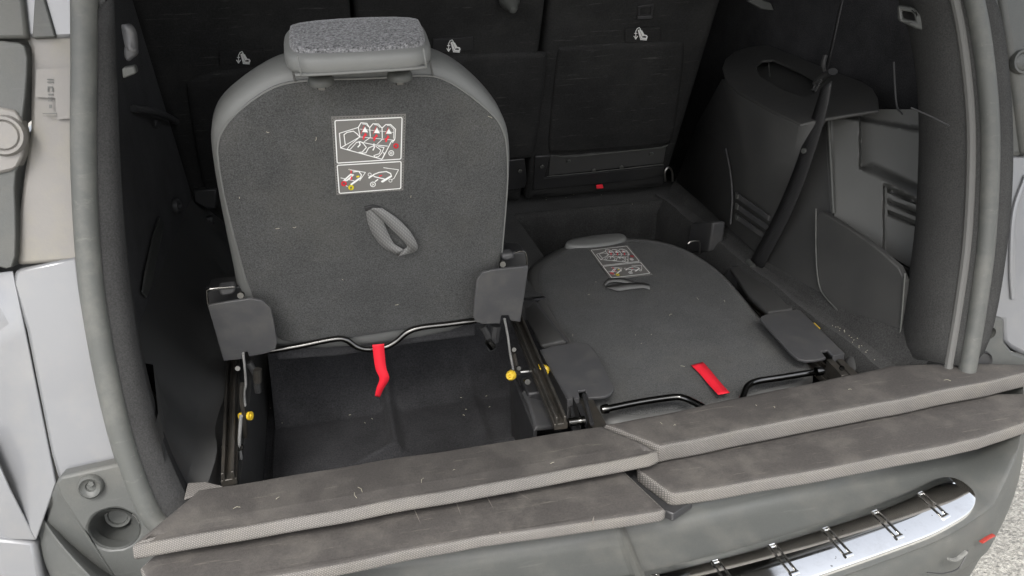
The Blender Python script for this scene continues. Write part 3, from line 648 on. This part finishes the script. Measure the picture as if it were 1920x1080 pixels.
WL = [(rr([(165, 150), (920, 115), (908, 570), (190, 615)]), 9), (rr([(190, 640), (910, 598), (905, 912), (215, 968)]), 9),
      ([(215, 285), (425, 222)], 7), ([(215, 285), (228, 445), (690, 572), (718, 520), (712, 495)], 8), ([(228, 445), (280, 415), (265, 300), (300, 275), (370, 262), (410, 290), (440, 325)], 8),
      ([(280, 415), (440, 325)], 6), ([(425, 222), (445, 330)], 8), ([(425, 222), (455, 172), (520, 178), (552, 225), (560, 320)], 8), ([(470, 185), (510, 188), (540, 215)], 5),
      ([(552, 225), (590, 182), (650, 185), (692, 228), (695, 335)], 8), ([(605, 192), (640, 196), (670, 222)], 5), ([(692, 228), (735, 190), (790, 190), (845, 240), (838, 345), (810, 385)], 8), ([(750, 200), (785, 202), (828, 245), (822, 340)], 5),
      ([(445, 240), (820, 275)], 4), ([(455, 325), (835, 360)], 5), ([(560, 330), (490, 378)], 6), ([(700, 345), (640, 400)], 6), ([(835, 360), (800, 370), (700, 560)], 8),
      ([(440, 325), (330, 420), (300, 460), (330, 465), (400, 390)], 6), ([(400, 385), (450, 375), (480, 395), (515, 440), (470, 490), (430, 495), (450, 505), (510, 500), (540, 445), (600, 420)], 8),
      ([(435, 375), (445, 410), (420, 435)], 11), ([(600, 400), (605, 440), (590, 470)], 11), ([(430, 375), (600, 410), (755, 425)], 7), ([(620, 425), (680, 470), (660, 510), (600, 530), (610, 548), (650, 545), (690, 500), (715, 440), (650, 430)], 7),
      (circ(797, 503, 28), 8), (circ(797, 503, 10), 7), (circ(590, 862, 28), 8), ([(580, 850), (600, 862), (580, 874)], 7),
      ([(318, 688), (505, 722), (440, 820)], 6), ([(230, 785), (300, 800), (380, 820)], 6), ([(370, 715), (430, 710), (460, 750), (450, 790), (350, 865)], 10), ([(262, 818), (340, 745), (370, 750), (300, 815), (262, 818)], 14), ([(345, 862), (440, 790)], 16),
      ([(710, 668), (880, 692), (830, 790), (800, 810)], 6), ([(545, 790), (600, 745), (660, 722), (740, 712), (790, 735), (800, 770), (700, 835)], 10), ([(690, 830), (790, 770)], 18), ([(545, 785), (600, 750)], 14), ([(600, 770), (720, 800)], 10),
      (circ(553, 747, 18), 5), (circ(788, 818, 18), 5), ([(645, 805), (615, 828)], 12), ([(285, 875), (305, 885)], 6)]
WT = [[(500, 215), (468, 270), (535, 275)], [(635, 222), (600, 280), (668, 285)], [(770, 232), (735, 288), (802, 290)]]
RL = [([(505, 285), (480, 345)], 14), ([(478, 320), (520, 300)], 10), ([(628, 300), (600, 362)], 14), ([(590, 335), (640, 312)], 10), ([(760, 312), (735, 375)], 14), ([(722, 350), (772, 325)], 10),
      (circ(850, 422, 22), 14), (circ(265, 850, 22), 16), ([(345, 700), (345, 730)], 12), ([(350, 770), (345, 805)], 12), ([(660, 765), (690, 755)], 10), ([(492, 200), (452, 290)], 4), ([(625, 210), (590, 290)], 4), ([(762, 222), (728, 295)], 4)]
YL = [(circ(345, 897, 22), 17), ([(408, 770), (432, 765)], 16)]
def label(corners, pl, parent):
    n = pl[1] if (CAM - pl[0]).dot(pl[1]) > 0 else -pl[1]
    W = ats(corners, pl)
    def m(x, y): 
        u, v = luv(x, y); return W[0].lerp(W[1], u).lerp(W[3].lerp(W[2], u), v)
    sc = (W[1] - W[0]).length / 840
    bm = bmesh.new(); add_plate(bm, [p + n * .001 for p in W], n, .0012); card = finish('instruction_label', bm, M['card'], parent, smooth=0)
    def lines(nm, L, mt, h, tris=()):
        bm = bmesh.new()
        for pts, wd in L:
            q = [m(*p) + n * h for p in pts]; hw = wd * sc * .62
            for a, b in zip(q, q[1:]):
                if (b - a).length < 1e-6: continue
                d = (b - a).normalized(); sd = d.cross(n) * hw
                vs = [bm.verts.new(p) for p in (a + sd - d * hw * .5, b + sd + d * hw * .5, b - sd + d * hw * .5, a - sd - d * hw * .5)]; bm.faces.new(vs)
                h += 2e-7; 
        for t in tris: bm.faces.new([bm.verts.new(m(*p) + n * (h + .0001)) for p in t])
        ex = finish(nm, bm, mt, card, smooth=0, recalc=False); ex['kind'] = 'stuff'
        s = ex.modifiers.new('t', 'SOLIDIFY'); s.thickness = .0002; s.offset = 0
    lines('white_drawing', WL, M['white'], .0015, WT); lines('red_marks', RL, M['rprint'], .0019); lines('yellow_marks', YL, M['yprint'], .0020)
    # stitching round the card
    bm = bmesh.new()
    for a, b in ((0, 1), (1, 2), (2, 3), (3, 0)):
        cen = sum(W, Vector()) / 4; A = W[a].lerp(cen, .035); Bq = W[b].lerp(cen, .035); k = int((Bq - A).length / .004)
        for i in range(k):
            p = A.lerp(Bq, (i + .2) / k) + n * .0014; q = A.lerp(Bq, (i + .7) / k) + n * .0014; d = (q - p).normalized().cross(n) * .0004
            bm.faces.new([bm.verts.new(x) for x in (p + d, q + d, q - d, p - d)])
    finish('stitching', bm, M['plas'], card, smooth=0, recalc=False)
    return card
def bolt(parent, c, n, r=.004, m='rod'):
    return disc('bolt', c, n, r, r * .8, M[m], parent, seg=12)
# --- the upright seat
up = thing('third_row_seat', 'upright rear seat back in grey carpet with headrest, instruction label and grey strap loop', 'car seat', 'folding seats in the boot')
le = [(455, 650), (446, 545), (426, 450), (406, 350), (395, 275), (395, 240), (408, 205), (436, 176), (480, 145), (525, 122), (570, 116), (700, 112), (800, 106), (840, 116), (885, 148), (922, 186), (946, 222), (957, 262), (956, 330), (950, 400), (943, 480), (925, 600), (700, 650)]
lo3 = smoothpoly(ats(le, off(PLU, .02)), 2)
slab('backrest', lo3, UN, [(.030, .017), (.018, .016), (.008, .011), (.002, .003), (0, -.008), (.0, -.03), (.006, -.05), (.02, -.065), (.04, -.07)], M['leather'], up)
ce = [(527, 648), (492, 600), (462, 530), (440, 450), (420, 370), (408, 300), (408, 265), (422, 236), (452, 204), (500, 170), (540, 155), (600, 150), (700, 148), (800, 141), (832, 148), (872, 172), (912, 204), (936, 228), (950, 262), (953, 330), (948, 400), (941, 480), (926, 560), (895, 600), (770, 616), (640, 637)]
co3 = smoothpoly(ats(ce, PLU), 2)
slab('carpet_back', co3, UN, [(.02, .003), (.008, .0025), (.002, .001), (0, -.003), (.0, -.01)], M['carpet'], up)
tube('seam_piping', [p + UN * -.0015 for p in smoothpoly(ats(ce[2:-4], PLU), 2, False)], .0014, M['leather'], up, k=1, seg=6)
for x0, y0, x1, y1 in ((546, 112, 553, 152), (806, 106, 812, 142)):
    tube('leather_seam', [at(x0, y0, off(PLU, .004)), at((x0 + x1) / 2 - 1, (y0 + y1) / 2, off(PLU, .0)), at(x1, y1, off(PLU, -.001))], .0012, M['leatherd'], up, seg=6)
label([(621, 218), (761, 213), (756, 356), (631, 365)], off(PLU, -.003), up)
# strap loop
def strap(outer, hole, pl, lift, parent):
    n = pl[1] if (CAM - pl[0]).dot(pl[1]) > 0 else -pl[1]
    bm = bmesh.new(); O = ats(outer, pl); H = ats(hole, pl); O = [p + n * lift[i] for i, p in enumerate(O)]
    add_plate(bm, O, n, .0016, [[p + n * .006 for p in H]])
    return finish('strap_loop', bm, M['web'], parent, bevel=.0004)
LOOPS = []
def loopribs(quads, pl, parent):
    n = pl[1] if (CAM - pl[0]).dot(pl[1]) > 0 else -pl[1]
    bm = bmesh.new()
    for L_, R_, lf in quads:
        a = catmull([p + n * h for p, h in zip(ats(L_, pl), lf)], 5); b = catmull([p + n * (h + .002) for p, h in zip(ats(R_, pl), lf)], 5)
        A_ = [bm.verts.new(p) for p in a]; B_ = [bm.verts.new(p) for p in b]
        for i in range(len(a) - 1): bm.faces.new((A_[i], A_[i + 1], B_[i + 1], B_[i]))
    bmesh.ops.remove_doubles(bm, verts=bm.verts, dist=.0004)
    o = finish('strap_loop', bm, M['web'], parent, smooth=50, recalc=False); m_ = o.modifiers.new('t', 'SOLIDIFY'); m_.thickness = .0008; m_.offset = 0; return o
loopribs([([(685, 391), (689, 415), (699, 438), (718, 461), (745, 475)], [(713, 389), (717, 408), (726, 430), (738, 452), (757, 463)], [.001, .002, .003, .004, .005]),
          ([(690, 388), (712, 405), (738, 429), (761, 453), (757, 463)], [(716, 387), (746, 406), (771, 432), (780, 460), (745, 475)], [.002, .005, .008, .009, .0055])], off(PLU, -.003), up)
plate('strap_anchor', [(684, 389), (700, 385), (714, 389), (716, 396), (700, 392), (685, 397)], off(PLU, -.006), .003, M['plas'], up, bevel=.001)
# headrest: lofted along x
def headrest(parent):
    prof = [(.952, .491), (.945, .496), (.943, .508), (.948, .518), (.985, .529), (1.018, .539), (1.032, .5425), (1.046, .535), (1.052, .515), (1.048, .495), (1.03, .488), (.98, .488)]
    x0, x1 = -.040, .128
    tl = (-.03, 0)     # the rest sags slightly to the left as in the picture
    bm = bmesh.new(); cy = .998; cz = .512; R = []
    for i in range(15):
        t = i / 14; s = 1 - abs(2 * t - 1) ** 7 * .42; x = x0 + (x1 - x0) * t
        R.append([bm.verts.new((x, cy + (y - cy) * s, cz + (z - cz) * s - .0 * t)) for y, z in prof])
    L = len(prof)
    for a, b in zip(R, R[1:]):
        for k in range(L): bm.faces.new((a[k], a[(k + 1) % L], b[(k + 1) % L], b[k]))
    bm.faces.new(R[0]); bm.faces.new(R[-1][::-1])
    h = finish('headrest', bm, M['leather'], parent, smooth=80, sub=2)
    # cloth insert on the slanted face
    p0, p1 = Vector((0, .949, .5175)), Vector((0, 1.028, .5425)); d = (p1 - p0); n = Vector((0, -d.z, d.y)).normalized()
    o = []
    for (u, v) in ((.07, 1.0), (.045, .6), (.05, .25), (.10, .06), (.25, .0), (.5, -.01), (.75, .0), (.90, .05), (.955, .25), (.96, .6), (.94, 1.0)):
        o.append(Vector((x0 + (x1 - x0) * u, 0, 0)) + p0 + d * v)
    bm = bmesh.new()
    o2 = smoothpoly(o, 2)
    slab('cloth_insert', o2, n, [(.012, .0035), (.004, .003), (.001, .001), (0, -.006)], M['tweed'], h)
    tube('piping', [Vector((x0 + .012 + (x1 - x0 - .024) * t, .9475 + .006 * abs(2 * t - 1) ** 6, .4945)) for t in [k / 12 for k in range(13)]], .002, M['leather'], h, seg=6, k=2)
    for xx in (x0 + .018, x1 - .012):
        tube('piping', [Vector((xx, .9455, .495)), Vector((xx - .001, .9425, .502)), Vector((xx - .002, .9445, .516))], .0011, M['leather'], h, seg=6)
    return h
headrest(up)
for (u, v) in ((600, 143), (768, 136)):
    c = at(u, v, PL((0, 1.0, 0), (0, 1, .26)))
    disc('headrest_post_guide', Vector((c.x, .985, .483)), (0, -.3, 1), .015, .012, M['bump'], up, prof=[(0, .005), (.010, .005), (.013, .003), (.015, -.001), (.015, -.004)])
    tube('headrest_post', [Vector((c.x, .99, .47)), Vector((c.x, .99, .493))], .005, M['rod'], up)
# bar under the seat back and pull tab
PUB = Y(1.118)
tube('release_bar', ats([(505, 658), (560, 649), (625, 636), (648, 637), (668, 650), (690, 655), (722, 651), (742, 641), (764, 623), (790, 614), (840, 608), (893, 601)], PUB), .0045, M['rod'], up, seg=12)
patch('seat_base_edge', ats([(520, 655), (640, 640), (770, 620), (890, 602), (890, 625), (770, 640), (640, 662), (520, 670)], Y(1.15)), [(0, 1, 6, 7), (1, 2, 5, 6), (2, 3, 4, 5)], M['black'], up, th=.02)
def ribbon(name, L, R_, pl, lifts, m, parent, th=.0009, sub=1):
    n = pl[1] if (CAM - pl[0]).dot(pl[1]) > 0 else -pl[1]
    a = [p + n * h for p, h in zip(ats(L, pl), lifts)]; b = [p + n * h for p, h in zip(ats(R_, pl), lifts)]
    a = catmull(a, 5); b = catmull(b, 5); return strip(name, [a, b], M[m], parent, th=th, sub=0)
ribbon('pull_tab', [(698, 646), (700, 665), (704, 690), (711, 706), (706, 724), (703, 742)], [(720, 644), (721, 662), (724, 688), (729, 706), (719, 726), (712, 745)], Y(1.095), [.001, .002, .004, .006, .004, 0], 'red', up)
# hinge covers and mechanism
PUP = PL((0, 1.075, .12), (0, 1, .12))
plate('hinge_cover', [(389, 573), (430, 566), (470, 560), (492, 564), (508, 578), (513, 600), (520, 640), (517, 655), (500, 663), (467, 669), (464, 660), (455, 661), (455, 673), (419, 677), (404, 625)], PUP, .005, M['plasg'], up, bevel=.0012)
plate('hinge_cover', [(904, 511), (925, 506), (991, 499), (984, 552), (976, 604), (957, 601), (953, 591), (940, 592), (938, 607), (905, 608), (892, 604), (887, 594), (890, 560), (894, 525)], PUP, .005, M['plasg'], up, bevel=.0012)
def hinge_top(pts, shade, parent, y0):
    plate('hinge_housing', pts, Y(y0 + .03), .04, M['plas'], parent, bevel=.003)
hinge_top([(391, 575), (389, 545), (398, 541), (450, 536), (458, 545), (462, 566)], 0, up, 1.08)
plate('hinge_cap', [(408, 540), (438, 536), (442, 546), (436, 553), (414, 556)], Y(1.085), .02, M['plasg'], up, bevel=.004)
tube('hinge_wire', ats([(390, 572), (388, 548), (394, 542), (440, 538)], Y(1.082)), .0016, M['rod'], up, k=3)
disc('hinge_roller', at(452, 552, Y(1.08)), (0, -1, .2), .005, .008, M['rod'], up)
hinge_top([(936, 506), (938, 478), (948, 472), (982, 472), (990, 480), (990, 500)], 0, up, 1.08)
plate('hinge_cap', [(941, 478), (962, 474), (966, 484), (950, 490), (942, 487)], Y(1.085), .02, M['plasg'], up, bevel=.004)
tube('hinge_wire', ats([(966, 474), (980, 471), (987, 478), (988, 499)], Y(1.078)), .0014, M['rod'], up, k=4)
disc('hinge_roller', at(941, 494, Y(1.08)), (0, -1, .2), .005, .008, M['rod'], up)
def link(name, pts, pl, r, m, parent, rx=None): return tube(name, ats(pts, pl), r, M[m], parent, seg=8, k=4, rx=rx)
link('link_arm', [(456, 662), (459, 690), (461, 720), (458, 735), (460, 760)], Y(1.05), .0018, 'arm', up, .0035)
link('link_arm', [(454, 720), (453, 750), (458, 780), (460, 818)], Y(1.05), .0035, 'rail', up, .006)
link('link_arm', [(466, 680), (478, 700), (484, 735)], Y(1.09), .005, 'plas', up)
link('spring', [(483, 692), (483, 716)], Y(1.085), .006, 'rail', up)
link('link_arm', [(452, 780), (449, 830), (452, 860)], Y(1.0), .0025, 'arm', up, .004)
disc('yellow_bush', at(464, 780, Y(1.05)), (1, -.5, .2), .009, .012, M['yellow'], up, prof=[(0, .008), (.0028, .008), (.003, .006), (.0062, .006), (.0062, .002), (.004, .001), (.004, -.004)])
disc('yellow_bush', at(453, 780, Y(1.05)), (-1, -.5, .2), .005, .004, M['yellow'], up)
link('link_arm', [(946, 598), (952, 630), (956, 660), (962, 692)], Y(1.05), .0018, 'arm', up, .0035)
link('link_arm', [(962, 660), (966, 680), (972, 700)], Y(1.06), .004, 'rail', up, .006)
link('link_arm', [(905, 612), (915, 630), (922, 655)], Y(1.10), .006, 'plas', up)
link('link_arm', [(930, 610), (926, 640)], Y(1.10), .008, 'plas', up)
link('spring', [(915, 640), (924, 652)], Y(1.09), .006, 'rod', up)
link('cross_pin', [(962, 698), (990, 696), (1016, 692)], Z(-.01), .003, 'steel', up)
disc('yellow_bush', at(958, 704, Y(1.03)), (-.6, -.8, .3), .010, .008, M['yellow'], up, prof=[(0, .002), (.002, .002), (.0025, .005), (.0055, .005), (.0075, .002), (.0075, -.003)])
for (u, v) in ((446, 690), (449, 835), (452, 800), (963, 655), (972, 690)): bolt(up, at(u, v, Y(1.05)), (0, -1, .3), .004)
for (u, v) in ((420, 838), (450, 838), (988, 715)): bolt(up, at(u, v, Y(1.0)), (0, -1, .3), .005)
# --- the folded seat
fo = thing('third_row_seat', 'folded rear seat lying flat at the right with a red tab at its near end', 'car seat', 'folding seats in the boot')
fe = [(1072, 742), (1058, 650), (1030, 600), (1000, 560), (990, 522), (993, 498), (1015, 480), (1060, 456), (1110, 446), (1165, 441), (1225, 443), (1280, 458), (1322, 480), (1362, 510), (1395, 548), (1430, 592), (1500, 655), (1545, 705), (1400, 760), (1250, 785), (1130, 800)]
fe = [(x - (5 if 440 < y < 660 and x < 1070 else 0), y) for x, y in fe]
fo3 = smoothpoly(ats(fe, off(PLL, -.006)), 2)
slab('backrest', fo3, LN, [(.03, .003), (.014, .001), (.005, -.005), (0, -.016), (0, -.07), (.02, -.09)], M['leatherd'], fo)
fc = [(1140, 780), (1118, 720), (1070, 640), (1025, 575), (1006, 530), (1005, 500), (1030, 480), (1070, 460), (1115, 449), (1168, 444), (1225, 446), (1278, 460), (1318, 482), (1358, 512), (1392, 550), (1425, 595), (1490, 655), (1535, 697), (1400, 740), (1250, 770)]
slab('carpet_back', smoothpoly(ats(fc, PLL), 2), LN, [(.03, .0), (.012, -.0005), (.004, -.003), (0, -.008), (0, -.014)], M['carpet'], fo)
label([(1103, 468), (1177, 460), (1223, 515), (1145, 524)], off(PLL, .001), fo)
Q = lambda l: [(1080 + x / 8.306, 440 + y / 8.306) for x, y in l]
loopribs([(Q([(1150, 782), (1000, 770), (760, 785), (590, 812), (455, 832)]), Q([(1150, 876), (1030, 864), (800, 895), (660, 914), (520, 870)]), [.001, .003, .004, .004, .003]),
          (Q([(930, 748), (720, 700), (600, 702), (500, 716), (440, 790)]), Q([(860, 790), (700, 775), (600, 765), (510, 785), (455, 832)]), [.001, .003, .003, .003, .003])], off(PLL, .002), fo)
slab('folded_headrest', smoothpoly(ats([(1056, 462), (1062, 450), (1085, 444), (1150, 436), (1172, 438), (1178, 450), (1120, 462)], off(PLL, .004)), 2), LN, [(.006, .002), (.002, 0), (0, -.006), (0, -.03)], M['leather'], fo)
PLP = off(PLL, .028)
def zz(l): return [(860 + x / 2.7, 440 + y / 2.7) for x, y in l]
lp1 = zz([(410, 583), (470, 565), (570, 548), (640, 550), (672, 566), (700, 600), (785, 765), (788, 785), (775, 803), (740, 820), (655, 825), (640, 785), (605, 790), (612, 825), (550, 835)])
plate('hinge_cover', lp1, PLP, .005, M['plasg'], fo, bevel=.0012)
W = ats([lp1[0], lp1[14]], PLP)
solid('cover_skirt', [W[0], W[1], W[1] - P(-.004, 0, .045), W[0] - P(-.004, 0, .03)], (-1, 0, 0), .003, M['plasg'], fo, bevel=.001)
W = ats([lp1[14], lp1[13]], PLP); solid('cover_skirt', [W[0], W[1], W[1] - P(0, 0, .012), W[0] - P(0, 0, .045)], (0, -1, 0), .003, M['plasg'], fo, bevel=.001)
def z5(l): return [(1380 + x / 4.908, 540 + y / 4.908) for x, y in l]
lp2 = z5([(220, 285), (232, 258), (285, 240), (560, 195), (595, 207), (800, 400), (1003, 602), (895, 625), (840, 570), (785, 582), (828, 640), (740, 660), (650, 670), (570, 650), (500, 595), (400, 480)])
plate('hinge_cover', lp2, PLP, .005, M['plasg'], fo, bevel=.0012)
W = ats([lp2[6], lp2[7]], PLP); solid('cover_skirt', [W[0], W[1], W[1] - P(0, 0, .008), W[0] - P(0, 0, .04)], (0, -1, 0), .003, M['plasg'], fo, bevel=.001)
PLB = Z(-.008)
tube('release_bar', ats([(1135, 767), (1200, 754), (1262, 745), (1284, 747), (1312, 760), (1340, 775), (1380, 770), (1394, 740), (1402, 724), (1420, 715), (1470, 707), (1536, 696)], PLB), .0052, M['rod'], fo, seg=12)
disc('bar_collar', at(1530, 697, Z(0)), (1, 0, 0), .007, .012, M['rod'], fo)
disc('bar_collar', at(1140, 766, Z(0)), (-1, 0, 0), .007, .01, M['rod'], fo)
ribbon('pull_tab', [(1296, 686), (1312, 704), (1330, 728), (1345, 752)], [(1318, 680), (1332, 698), (1350, 722), (1366, 748)], off(PLL, .004), [.001, .003, .005, .012], 'red', fo)
solid('side_bracket', [at(1086, 748, Z(-.01)), at(1112, 748, Z(-.01)), at(1140, 800, Z(-.02)), at(1112, 806, Z(-.02))], (0, 0, 1), .03, M['rail'], fo)
solid('side_bracket', [at(1068, 760, Z(-.01)), at(1094, 752, Z(-.012)), at(1104, 790, Z(-.02)), at(1072, 800, Z(-.02))], (0, 0, 1), .02, M['plas'], fo)
tube('hinge_roller', [at(1066, 792, Z(-.005)), at(1096, 788, Z(-.005))], .0065, M['rod'], fo, seg=12, k=1)
link('link_arm', [(1095, 740), (1102, 765), (1110, 795)], Z(.002), .003, 'plas', fo)
for px in (1552, 1570):
    solid('side_bracket', [at(px - 2, 674, Z(-.012)), at(px + 8, 672, Z(-.012)), at(px + 40, 702, Z(-.01)), at(px + 26, 704, Z(-.01))], (0, 0, 1), .025, M['rail'], fo, bevel=.001)
bolt(fo, at(1578, 690, Z(.005)), (-.3, -1, .3), .004)
disc('yellow_lever', at(1020, 694, Z(.0)), (-.3, -.8, .5), .011, .007, M['yellow'], fo, prof=[(0, .008), (.006, .007), (.0085, .003), (.0085, -.003)])
tube('yellow_lever', [at(1012, 688, Z(.0)), at(1022, 700, Z(.0))], .006, M['yellow'], fo, k=1)
tube('yellow_lever', [at(1526, 608, Z(.0)), at(1535, 617, Z(.0))], .003, M['yellow'], fo, k=1)
# covers along the folded seat
patch('side_cover', [at(1368, 505, Z(-.012)), at(1396, 503, Z(-.01)), at(1440, 530, Z(-.008)), at(1500, 582, Z(-.008)), at(1440, 590, Z(-.012)), at(1405, 560, Z(-.02))], [(0, 1, 2, 3, 4, 5)], M['trim'], fo, th=.012, bevel=.004)
patch('side_cover', [at(982, 560, Z(-.005)), at(1002, 562, Z(.0)), at(1030, 600, Z(-.0)), at(1062, 642, Z(-.005)), at(1016, 652, Z(-.01)), at(990, 600, Z(-.03))], [(0, 1, 2, 3, 4, 5)], M['trim'], fo, th=.012, bevel=.004)
# ================================================================== seat belt
sb = thing('seat_belt', 'black seat belt hanging down the right side trim with its metal-tipped buckle tongue', 'seat belt')
bl = [ox(1583, -60, .845), ox(1577, 0, .845), ox(1562, 70, .845), ox(1548, 130, .84)]; 
bl2 = [p + P(.0, -.006, 0) for p in bl]
strip('webbing', [bl, bl2], M['belt'], sb, th=.0015, sub=0)
a = [ox(x, y, .80) for x, y in ((1535, 172), (1524, 210), (1502, 275), (1480, 340), (1450, 408), (1404, 494))]
b = [ox(x, y, .80) for x, y in ((1558, 150), (1547, 215), (1527, 282), (1506, 348), (1476, 418), (1430, 502))]
def inner(px, py, xx):
    t = at(px, py, TZ); return ox(px, py, min(xx, t.x - .008) if t.x > .7 else xx)
a = [ox(x, y, .803) for i, (x, y) in enumerate(((1540, 165), (1526, 210), (1504, 275), (1480, 340), (1450, 408), (1404, 494)))]
b = [ox(x, y, .803) for i, (x, y) in enumerate(((1560, 152), (1549, 212), (1529, 280), (1505, 348), (1475, 418), (1430, 502)))]
strip('webbing', [catmull(a, 5), [p.lerp(q, .5) + P(-.002, 0, 0) for p, q in zip(catmull(a, 5), catmull(b, 5))], catmull(b, 5)], M['belt'], sb, th=.0016, sub=0)
tube('tongue', [ox(1562, 134, .815), ox(1546, 143, .815), ox(1532, 156, .815)], .006, M['plas'], sb, rx=.009)
tube('tongue_loop', [ox(1548, 104, .82), ox(1544, 122, .815), ox(1550, 140, .815)], .004, M['plas'], sb)
plate('tongue_blade', [(1534, 146), (1540, 150), (1528, 172), (1521, 168)], X(.808), .003, M['plasg'], sb, bevel=.001, holes=[[(1530, 156), (1533, 157), (1527, 167), (1525, 166)]])
tube('blade_edge', [ox(1541, 149, .806), ox(1529, 172, .806), ox(1521, 169, .806)], .0014, M['chrome'], sb, k=1)
disc('belt_stop', ox(1508, 283, .797), (-1, -.3, .2), .005, .003, M['bump'], sb)
tube('belt_end', [ox(1403, 490, .79), ox(1412, 500, .79)], .006, M['bump'], sb, k=1)
# ================================================================== floor boards
def board(label_, top, th, back=None, name='floor_board'):
    """top: 3D outline near-left, near-right, far-right, far-left ... given in order; woven edge band along the outline"""
    t = thing(name, label_, 'floor board', 'folding boot floor boards')
    n = (top[1] - top[0]).cross(top[2] - top[1]).normalized()
    if n.z < 0: n = -n
    # dense outline with a slight sag
    o = []
    L = len(top)
    for i in range(L):
        a, b = top[i], top[(i + 1) % L]; k = max(2, int((b - a).length / .012))
        for j in range(k): o.append(a.lerp(b, j / k))
    o = [p.copy() for p in o]
    o = [p + n * (.0005 * math.sin(p.x * 23 + p.y * 9) + .0003 * math.sin(p.x * 57)) + Vector((0, .0004 * math.sin(p.x * 41), 0)) for p in o]
    slab('core', o, n, [(.014, -.007), (.010, -.004), (.0025, -.0006), (.0006, -.002), (0, -.004), (0, -th + .004), (.001, -th + .001), (.004, -th)], M['weave'], t, smooth=80)
    slab('top_cover', o, n, [(.012, .0006), (.006, .0003), (.003, -.0003), (.002, -.002)], M['vinyl'], t, smooth=80)
    return t
z1 = .03
lu = [at(248, 1022, Z(z1)), at(700, 944, Z(z1 + .002)), at(1215, 852, Z(z1)), at(1232, 845, Z(z1 - .001)), at(1200, 828, Z(z1)), at(1128, 799, Z(z1)), at(800, 850, Z(z1)), at(420, 911, Z(z1)), at(372, 919, Z(z1))]
b1 = board('left upper floor board, narrow and dusty, its near corner over the left rubber seal', lu, .017)
ru = [at(1238, 838, Z(z1)), at(1262, 832, Z(z1)), at(1600, 766, Z(z1)), at(1860, 715, Z(z1)), at(1960, 690, Z(z1)), at(1955, 681, Z(z1)), at(1780, 680, Z(z1)), at(1668, 685, Z(z1)), at(1400, 741, Z(z1)), at(1134, 796, Z(z1))]
b2 = board('right upper floor board reaching the right edge above another board', ru, .026)
z2 = -.002
ll = [at(285, 1120, Z(z2)), at(560, 1074, Z(z2)), at(900, 1008, Z(z2)), at(1240, 961, Z(z2)), at(1248, 956, Z(z2)), at(1162, 874, Z(z2)), P(-.21, .86, z2 - .0), P(-.26, .78, z2)]
b3 = board('left lower floor board lying nearest the camera, streaked with pale water marks', ll, .016)
rl = [at(1256, 926, Z(z2)), at(1268, 927, Z(z2)), at(1550, 880, Z(z2)), at(1840, 822, Z(z2)), at(1985, 772, Z(z2)), at(1960, 735, Z(z2)), at(1850, 737, Z(z2)), P(.70, .87, z2), P(.36, .88, z2), at(1196, 882, Z(z2))]
b4 = board('right lower floor board tucked beneath another board above the steel step plate', rl, .020)
for pts in ([(770, 940), (790, 985), (800, 1010)], [(850, 925), (862, 960), (872, 985)], [(905, 918), (925, 955), (938, 1000)], [(950, 912), (990, 935), (1040, 968)], [(1120, 950), (1112, 975), (1114, 985)]):
    tube('water_mark', ats(pts, Z(z2 + .0003)), .0004, M['streak'], b3, seg=4, rx=.0009)
# fabric scrap at the far-left corner of the left upper board
plate('corner_flap', [(352, 905), (385, 903), (418, 911), (375, 925), (345, 935)], Z(.024), .003, M['weave'], b1, bevel=.001)
# ================================================================== small debris
bm = bmesh.new()
def lintp(px, py, pl, ln=.006, w_=.0005):
    n = pl[1] if (CAM - pl[0]).dot(pl[1]) > 0 else -pl[1]
    c = at(px, py, pl) + n * .0022; u = n.orthogonal().normalized(); v = n.cross(u); a = random.random() * 6.3; d = u * math.cos(a) + v * math.sin(a); e = n.cross(d)
    add_tube(bm, [c - d * ln * .5, c + e * ln * .12 + n * .001, c + d * ln * .5], w_, 4)
for _ in range(12): lintp(random.uniform(430, 930), random.uniform(200, 590), off(PLU, -.002), random.uniform(.002, .007), .00035)
for _ in range(10): lintp(random.uniform(1060, 1400), random.uniform(510, 690), off(PLL, .001), random.uniform(.002, .008), .00035)
for _ in range(7):
    t = random.random(); lintp(380 + 800 * t, 965 - 130 * t + random.uniform(-12, 16), Z(z1 + .0005), random.uniform(.003, .012), .00025)
for _ in range(6):
    t = random.random(); lintp(1200 + 640 * t, 820 - 120 * t + random.uniform(-18, 10), Z(z1 + .0005), random.uniform(.003, .010), .00025)
for _ in range(24): lintp(random.uniform(520, 930), random.uniform(700, 800), Z(-.156), random.uniform(.002, .004), .0005)
for _ in range(20):
    t = random.random(); lintp(1560 + 90 * t, 610 + 70 * t + random.uniform(-10, 6), Z(.012), random.uniform(.0012, .002), .0004)
for _ in range(6): lintp(random.uniform(1020, 1230), random.uniform(366, 385), Z(.003), .003, .0006)
d = finish('lint_and_crumbs', bm, M['lint']); d['kind'] = 'stuff'; d['label'] = 'pale lint, crumbs and bits of dry grass scattered over carpet and boards'
